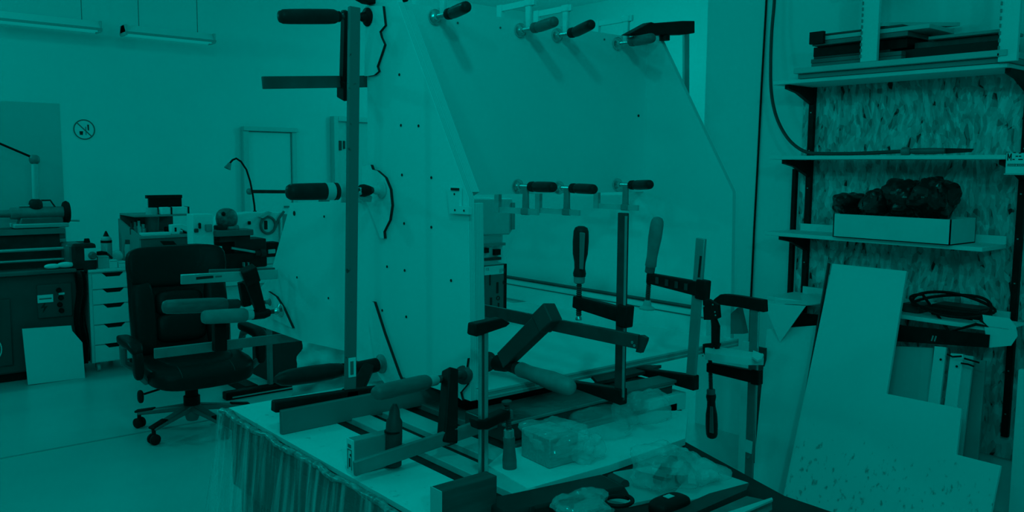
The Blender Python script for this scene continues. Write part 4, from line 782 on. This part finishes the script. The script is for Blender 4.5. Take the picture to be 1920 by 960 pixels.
c = az(T+.03, 1160, 950); t = thing('cable_loop', 'small black cable loop at the bottom front of table', 'cable', c)
MB().tube([c+V((.03*math.cos(k*.26), .03*math.sin(k*.26)*.9, .004*k/24+.01)) for k in range(26)], .0045).build('loop', BLACK, t); MB().sell(c+V((.09, -.06, .0)), (.10, .055, .035), .6).build('plug_body', BLACK, t); MB().box(c+V((.08, -.065, .014)), c+V((.10, -.05, .0185))).build('plug_label', PALE, t)
# clear bag with dark contents
c = az(T+.035, 1258, 885)
t = thing('clear_bag', 'clear plastic bag with dark pieces at right front of table', 'bag', V((c.x, c.y, T+.008)))
b = MB().sell(c+V((.0, .0, .012)), (.17, .16, .085), .8, 44, 22, fn=lambda p: p*(1+.35*noise.noise(p*20)+.2*abs(noise.noise(p*44)))); b.build('bag_film', FILM, t, smooth=25)
for k, (dx, dy) in enumerate(((-.02, 0), (.03, .02), (.02, -.03))): MB().bar(c+V((dx-.03, dy, -.01)), c+V((dx+.03, dy+.02, .01)), ZD, .02, .015, .02).build('dark_piece', BLACK, t, bevel=.004)
crumple('plastic_wrap', 'loose crumpled film scrap trailing right of the clear bag', az(T+.03, 1315, 890), (.12, .09, .05), .5, 26, FILM, 'plastic wrap', 21)
crumple('plastic_wrap', 'shiny crumpled film scrap at bottom edge of the picture', az(T+.03, 1095, 950), (.12, .10, .05), .5, 30, FILM2, 'plastic wrap', 31)
# ------------------------------------------------------------------ right wall: strand board, shelves
XW = 4.0; XS = 3.70
yl = ax(XW, 1508, 250).y
ob = MB().box((XW-.02, .3, .25), (XW-.002, yl, 1.93)).build('strand_board', OSB); tag(ob, 'rough strand board panel fixed to right wall behind shelves', 'wall board')
UPY = [ax(XW-.03, 1515, 400).y, ax(XW-.03, 1893, 700).y]
for i, (y, lb) in enumerate(zip(UPY, ('black slotted upright at left end of the wall shelves', 'black slotted upright at right end of the wall shelves'))):
    t = thing('shelf_upright', lb, 'shelf upright', (XW-.03, y, .45), 'slotted shelf uprights')
    MB().box((XW-.045, y-.014, .35), (XW-.019, y+.014, 1.95)).build('channel', BLACK, t, bevel=.002)
    if i == 0: MB().box((XW-.045, y+.07, .35), (XW-.019, y+.092, 1.50)).build('channel', BLACK, t, bevel=.002)
    for k in range(8): MB().box((XW-.0465, y-.003, .45+.19*k), (XW-.0445, y+.003, .455+.19*k)).build('slot', BRIGHT, t)
def shelf(px_l, px_r, label, bracket=True, th=.018, xs=XS):
    a = ax(xs, *px_l); b = ax(xs, *px_r); z = (a.z+b.z)/2
    t = thing('wall_shelf', label, 'shelf', (XW-.15, (a.y+b.y)/2, z-th/2), 'shelves on the right wall')
    MB().box((xs, b.y, z-th), (XW-.05, a.y, z)).build('shelf_board', mat('shelf_white', .78, .5, var=.04, scale=4), t, bevel=.002)
    if bracket:
        for y in UPY:
            if b.y-.02 < y < a.y: 
                MB().prism([(xs+.03, y-.011, z-th-.001), (XW-.045, y-.011, z-th-.001), (XW-.045, y-.011, z-th-.085), (xs+.12, y-.011, z-th-.035), (xs+.03, y-.011, z-th-.02)], (0, .022, 0)).build('bracket', BLACK, t)
    return t, z, a.y, b.y
s1, z1, ya1, yb1 = shelf((1449, 156), (1889, 113), 'top wall shelf piled with boards')
s2, z2, ya2, yb2 = shelf((1442, 294), (1886, 288), 'second wall shelf holding the air gun')
s3, z3, ya3, yb3 = shelf((1434, 435), (1842, 463), 'third wall shelf holding the open white tray')
s4, z4, ya4, yb4 = shelf((1438, 565), (1850, 600), 'lowest wall shelf with papers and cables')
for s, z, ya, yb, nm in ((s3, z3, ya3, yb3, 'u'), (s4, z4, ya4, yb4, 'l')): MB().box((XW-.06, yb, z), (XW-.05, ya-.05, z+.035)).build('back_lip', MATS['shelf_white'], s)
# ---- board pile on the top shelf
def slab(x0, x1, px_l, px_r, z0, z1, m, lb, name='board', cat='board'):
    a = ax(x0, *px_l); b = ax(x0, *px_r)
    o = MB().box((x0, b.y, z0), (x1, a.y, z1)).build(name, m, None, bevel=.002); tag(o, lb, cat); return o
zz = z1
slab(3.69, 3.95, (1496, 140), (1893, 100), zz+.001, zz+.022, MID, 'grey board at the bottom of top shelf pile', 'stacked_board')
slab(3.66, 3.95, (1488, 128), (1889, 85), zz+.023, zz+.048, PALE, 'pale long board second from bottom of top shelf pile', 'stacked_board')
zz += .049
for k, (x0, l, r_, h, m, lb) in enumerate(((3.72, 1522, 1690, .022, GREYB, 'grey short board low in the left pile on top shelf'), (3.72, 1521, 1690, .020, mat('grey2', .17, .6, var=.2), 'darker grey short board second in left pile'), (3.73, 1526, 1668, .012, DKMET, 'thin dark sheet in the left pile'), (3.74, 1525, 1700, .045, BLACK, 'thick black slab in middle of left pile'), (3.70, 1522, 1700, .022, LATHE2, 'mottled grey plank above black slab'), (3.70, 1540, 1740, .020, PALE, 'pale plank near top of left pile'), (3.70, 1545, 1690, .010, DKMET, 'thin dark strip on top of left pile'))):
    a = ax(x0, l, 100).y; b = ax(x0, r_, 100).y
    tag(MB().box((x0, b, zz), (3.94, a, zz+h-.001)).build('stacked_board', m, None, bevel=.002), lb, 'board'); zz += h
zt_ = zz
a = ax(3.68, 1518, 60); o = MB().box((3.68, a.y-.07, zz-.045), (3.70, a.y, zz+.01)).build('dark_endblock', BLACK); tag(o, 'small black block at left end of top shelf pile', 'block')
# dark sheets on the right half
zz2 = z1+.049
for k, (x0, l, r_, h, m, lb) in enumerate(((3.76, 1692, 1880, .05, mat('dull_dark', .028, .5), 'thick black slab on the right half of top shelf'), (3.78, 1715, 1878, .028, DKMET, 'dark plate on top of right black slab'), (3.74, 1740, 1882, .014, MID, 'pale plate lying over right slabs'))):
    a = ax(x0, l, 80).y; b = ax(x0, r_, 80).y
    tag(MB().box((x0, b, zz2), (3.94, a, zz2+h-.001)).build('stacked_board', m, None, bevel=.002), lb, 'board'); zz2 += h
q = [(3.69, ax(3.69, 1640, 50).y), (3.69, ax(3.69, 1655, 50).y), (3.93, ax(3.93, 1800, 50).y), (3.93, ax(3.93, 1700, 50).y)]
zz3 = max(zz, zz2)
tag(MB().prism([(x, y, zz3) for x, y in q], (0, 0, .016)).build('angled_board', PALE), 'pale board lying askew over the top shelf pile', 'board')
# white perforated posts on the shelf front
for (pl, pr, y0, y1, lb) in ((1613, 1644, -40, 108, 'white notched upright post standing on top shelf, left one'), (1872, 1908, -40, 100, 'white notched upright post at right end of top shelf')):
    a = ax(3.655, pl, 60); b = ax(3.655, pr, 60); zt = 2.42; zb = z1+.048 if pl < 1700 else z1
    m = MB().box((3.665, b.y, zb+.001), (3.685, a.y, zt))
    o = m.build('notched_post', WHITE, None, bevel=.002); tag(o, lb, 'post', 'notched posts on the top shelf')
    n = 16
    for k in range(n): 
        z = zb+.02+(zt-zb-.04)*k/n
        MB().box((3.66, a.y-.005, z), (3.666, a.y+.0008, z+.014)).build('notch', MID, o)
a = ax(3.66, 1583, 5); o = MB().box((3.80, a.y-.2, 2.36), (3.99, a.y, 2.385)).build('high_shelf', PALE); tag(o, 'high shelf board at top edge above board pile', 'shelf')
o2 = MB().box((3.80, ax(3.8, 1578, 5).y-.25, 2.335), (3.98, ax(3.8, 1578, 5).y, 2.358)).build('dark_tray', DKMET); tag(o2, 'dark tray edge under the high shelf at top', 'tray')
# ---- second shelf: hose and air gun
t = thing('air_hose', 'dark air hose hanging down and along second shelf to an air gun', 'hose', (3.8, ya2, z2))
pts = [ax(3.95, 1453, -60), ax(3.94, 1452, 0), ax(3.93, 1447, 60), ax(3.91, 1445, 120), ax(3.89, 1446, 170), ax(3.87, 1453, 210), ax(3.85, 1466, 242), ax(3.83, 1485, 268), ax(3.80, 1512, 285), ax(3.78, 1550, 289)]
p1 = ax(3.77, 1620, 288); p2 = ax(3.76, 1690, 285)
sm = []
allp = pts+[V((p1.x, p1.y, z2+.011)), V((p2.x, p2.y, z2+.018))]
allp[-3].z = z2+.010
for i in range(len(allp)-1):
    p_1 = allp[max(i-1, 0)]; p0 = allp[i]; q0 = allp[i+1]; q1 = allp[min(i+2, len(allp)-1)]
    for k in range(6):
        u = k/6; sm.append(.5*((2*p0)+(q0-p_1)*u+(2*p_1-5*p0+4*q0-q1)*u*u+(3*p0-p_1-3*q0+q1)*u**3))
sm.append(allp[-1])
MB().tube(sm, .0085, 10).build('hose', mat('hose_dark', .06, .4), t); e = allp[-1]
MB().lathe(e, e+V((0, -.04, 0)), [(0, .012), (.15, .018), (.85, .018), (1, .012)], 16).build('coupling', STEEL, t)
MB().lathe(e+V((0, -.04, 0)), e+V((0, -.19, .001)), [(0, .010), (.1, .013), (.6, .014), (1, .012)], 14).build('air_gun_body', LATHE2, t)
g0 = e+V((0, -.19, .001)); MB().prism([g0+V((0, 0, -.012)), g0+V((0, -.10, -.006)), g0+V((0, -.11, .008)), g0+V((0, .02, .012))], (.012, 0, 0)).build('trigger_plate', IRON, t)
# wall cable
pts = [ax(XW-.008, *p) for p in ((1439, -40), (1436, 20), (1428, 160), (1421, 300), (1414, 430), (1408, 560), (1404, 700))]
t = thing('wall_cable', 'thin dark cable running down the right wall left of the hose', 'cable', pts[-1]); MB().tube(pts, .0055).build('cable', BLACK, t)
# sheet hanging from the second shelf
a = ax(XS-.002, 1888, 287); b = ax(XS-.002, 1990, 327)
t = thing('shelf_notice', 'white printed notice hanging on right end of second shelf', 'notice', (XS-.004, a.y, b.z))
MB().box((XS-.006, b.y, b.z), (XS-.004, a.y, a.z)).build('notice_card', PAPER, t); MB().box((XS-.008, b.y, b.z-.004), (XS-.002, a.y+.004, b.z+.002)).build('card_rail', PALE, t)
c = ax(XS-.0075, 1888, 302); zt0 = c.z+.002; zt1 = c.z+.030; yy = c.y
for (ya_, za_), (yb_, zb_) in (((0, zt0), (.0, zt1)), ((0, zt1), (.006, zt0+.008)), ((.006, zt0+.008), (.012, zt1)), ((.012, zt1), (.012, zt0))):
    MB().bar((XS-.0068, yy-.002-ya_, za_), (XS-.0068, yy-.002-yb_, zb_), YD, .003, .003, .0012).build('letter_stroke', INK, t)
c = ax(XS-.0075, 1887, 307); MB().box((XS-.0072, c.y-.20, c.z-.010), (XS-.0062, c.y-.004, c.z)).build('notice_band', INK2, t)
text_mesh('notice_print', 'OOO & OOOO', V((XS-.0078, c.y-.006, c.z-.009)), -YD, ZD, .010, PAPER, t)
for px, py in ((1902, 286), (1912, 287), (1906, 293), (1912, 293), (1900, 299), (1911, 299), (1915, 299)): c = ax(XS-.0065, px, py); MB().box((XS-.0072, c.y-.005, c.z-.002), (XS-.006, c.y+.003, c.z+.002)).build('notice_dot', INK, t)
# ---- third shelf: open tray with black bags
A = [ax(3.66, 1561, 401), ax(3.66, 1782, 406)]; zb = z3+.001; h = A[0].z-z3
ty0, ty1 = A[1].y, A[0].y
t = thing('open_tray', 'open white cardboard tray on third wall shelf', 'tray', (3.78, (ty0+ty1)/2, zb))
for a, b in (((3.67, ty0, zb), (3.92, ty1, zb+.004)), ((3.67, ty0, zb), (3.675, ty1, zb+h)), ((3.915, ty0, zb), (3.92, ty1, zb+h)), ((3.67, ty1-.005, zb), (3.92, ty1, zb+h)), ((3.67, ty0, zb), (3.92, ty0+.005, zb+h))): MB().box(a, b).build('tray_side', mat('tray_card', .74, .7, var=.05), t)
def bag(c, size, sd, lb):
    b = MB().sell(c, size, .9, 48, 26, fn=lambda p: p*(1+.30*noise.noise(p*13+V((sd, 0, 0)))+.28*abs(noise.noise(p*27+V((0, sd, 0))))))
    tag(b.build('black_bag', BAG, None, smooth=25), lb, 'bag', 'black bags in the tray')
for px, py, w_, h_, lb in ((1592, 383, .13, .10, 'crumpled black bag at left end of white tray'), (1650, 384, .13, .12, 'crumpled black bag second from left in white tray'), (1700, 374, .15, .16, 'tall crumpled black bag in the middle of tray'), (1748, 374, .17, .17, 'largest crumpled black bag at right of tray')):
    c = ax(3.79, px, py); bag(V((3.79, c.y, max(c.z, zb+.06))), (.20, w_, h_), px*.1, lb)
# ---- lowest shelf: papers, box, cables
P = [ax(3.60, *p) for p in ((1432, 568), (1512, 572), (1462, 642))]
t = thing('hanging_paper', 'white paper sheet with pointed corner hanging off lowest shelf', 'paper', P[0])
MB().prism(P, (.002, 0, 0)).build('hanging_corner', PAPER, t); MB().prism([(P[0].x, P[0].y, P[0].z-.003), (P[1].x, P[1].y, P[1].z-.003), (3.93, P[1].y-.08, z4+.001), (3.93, P[0].y-.05, z4+.001)], (0, 0, .004)).build('flat_part', PAPER, t)
q = [ax(XS-.012, *p) for p in ((1842, 590), (1893, 597), (1905, 612), (1908, 630), (1896, 648), (1855, 652), (1848, 628))]
t = thing('curled_paper', 'white curled paper sheet at right end of lowest shelf', 'paper', q[0])
MB().prism(q, (.002, 0, 0)).build('curled_front', PAPER, t); MB().prism([(q[0].x, q[0].y, z4+.002), (q[1].x, q[1].y, z4+.002), (3.9, q[1].y, z4+.002), (3.9, q[0].y+.15, z4+.002)], (0, 0, .003)).build('flat_part', PAPER, t)
# dark rail / box beneath & on shelf
a = ax(XS-.02, 1640, 610); b = ax(XS-.02, 1856, 640)
o = MB().prism([ax(XS-.02, *p) for p in ((1480, 585), (1640, 603), (1700, 612), (1855, 628), (1853, 652), (1680, 640), (1480, 622))], (.02, 0, 0)).build('dark_rail', BLACK); tag(o, 'long black rail fixed under front of the lowest shelf', 'rail')
c = ax(XS-.022, 1747, 634); MB().bar(c+V((0, 0, -.012)), c+V((0, -.006, .012)), YD, .006, .006, .002).build('chrome_clip', CHROME, o); MB().bar(c+V((0, -.012, -.012)), c+V((0, -.018, .012)), YD, .006, .006, .002).build('chrome_clip', CHROME, o)
a = ax(3.80, 1745, 575); b = ax(3.80, 1838, 605); tag(MB().box((3.80, b.y, z4+.001), (3.93, a.y, z4+.05)).build('black_case', mat('case2', .018, .4), None, bevel=.006), 'flat black case on lowest shelf inside the cable coil', 'case')
a = ax(3.78, 1690, 575); b = ax(3.78, 1722, 600); tag(MB().box((3.78, b.y, z4+.001), (3.9, a.y, z4+.04)).build('dark_adapter', DKMET, None, bevel=.006), 'small dark adapter at left of the cable coil', 'adapter')
t = thing('cable_coil', 'coiled black cable lying on the lowest wall shelf', 'cable', V((3.76, ax(3.76, 1770, 600).y, z4)))
cc = ax(3.70, 1765, 593); pts = []
for k in range(70):
    an = k*.19; rr = 1+.06*math.sin(k*.5); pts.append(V((3.79+.075*math.sin(an)*rr, cc.y+.165*math.cos(an)*rr, z4+.06+.012*math.sin(k*.31)+.03*math.sin(an))))
MB().tube(pts, .0065).build('coil', BLACK, t)
pts = [pts[-1]]+[V((3.69, ax(3.69, x, y).y, ax(3.69, x, y).z)) for x, y in ((1780, 622), (1830, 608), (1853, 612), (1838, 600))]
MB().tube(pts, .006).build('cable_tail', BLACK, t)
# ------------------------------------------------------------------ boards leaning on the right wall
def lean(px, n, c, th, name, m, lb, cat='board', zfloor=True):
    q = [onp(n, c, *p) for p in px]; zm = min(p.z for p in q)
    if zfloor:
        d = V((0, 0, 0))
        q = [p-V((0, 0, zm if p.z-zm < .02 else 0)) for p in q]
    nn = V(n).normalized()
    o = MB().prism(q, nn*th).build(name, m, None, bevel=.002); tag(o, lb, cat); return o
N = (1, 0, -.35)
lb1 = lean(((1560, 494), (1700, 508), (1662, 738), (1803, 766), (1793, 852), (1876, 873), (1838, 1060), (1458, 1060)), N, 3.33, .018, 'stepped_board', WORN2, 'white step-cut board leaning in front of wall shelves')
e0 = onp(N, 3.326, 1556, 494); e1 = onp(N, 3.326, 1459, 1056)
MB().bar(e0+V((0, .004, 0)), e1+V((0, .004, .0)), YD, .006, .006, .02).build('dark_edge', DKMET, lb1)
lean(((1438, 617), (1530, 610), (1490, 960), (1478, 1120), (1400, 1120)), (1, 0, -.30), 3.42, .018, 'tall_panel', BOARD, 'tall pale panel leaning left of the step-cut board')
N2 = (1, 0, -.28)
lean(((1660, 648), (1750, 652), (1722, 1000), (1600, 1000)), N2, 3.50, .018, 'back_panel', PALE, 'pale wide panel behind the step-cut board notch')
for px, c_, lb in ((((1752, 649), (1774, 651), (1740, 900), (1716, 900)), 3.46, 'narrow white batten with hole, leftmost of three by notch'), (((1782, 662), (1806, 664), (1772, 900), (1748, 900)), 3.46, 'narrow white batten with hole, middle of three by notch'), (((1806, 665), (1825, 668), (1792, 900), (1770, 900)), 3.47, 'narrow white batten, rightmost of three by notch')):
    o = lean(px, N2, c_, .016, 'batten', PALE if 'rightmost' in lb else BOARD, lb, 'batten')
    if 'hole' in lb: p = onp(N2, c_-.001, px[0][0]+12, px[0][1]+25); MB().cyl(p, p+V((-.002, 0, 0)), .005, 10).build('hole', INK, o)
lean(((1806, 672), (1848, 676), (1838, 800), (1822, 1000), (1790, 1000)), N2, 3.53, .016, 'grey_sheet', MID, 'grey narrow panel behind the battens')
t = thing('loose_wire', 'short dark wires poking out between the leaning battens', 'wire', onp(N2, 3.43, 1790, 668))
for w_ in (((1776, 664), (1786, 669), (1803, 668)), ((1808, 672), (1822, 676), (1836, 680)), ((1802, 681), (1815, 683), (1826, 687))): MB().tube([onp(N2, 3.43, *p) for p in w_], .004).build('wire', BLACK, t)
o = MB().box((3.60, .1, 0), (3.63, ax(3.6, 1892, 930).y, ax(3.6, 1893, 690).z)).build('edge_board', BOARD, None, bevel=.003); tag(o, 'white board edge standing at the far right bottom', 'board')
# white post and a dark sheet added as gap shade, left of the tall panel
a = ax(3.45, 1392, 640); o = MB().box((3.45, a.y-.045, 0), (3.47, a.y, a.z)).build('white_post', WHITE, None, bevel=.002); tag(o, 'slim white post standing behind the long right clamp', 'post')
a = ax(3.55, 1418, 650); o = MB().box((3.55, a.y-.05, 0), (3.565, a.y, a.z)).build('gap_shade', DKMET); tag(o, 'dark narrow sheet added as shade in the gap left of tall pale panel', 'panel')
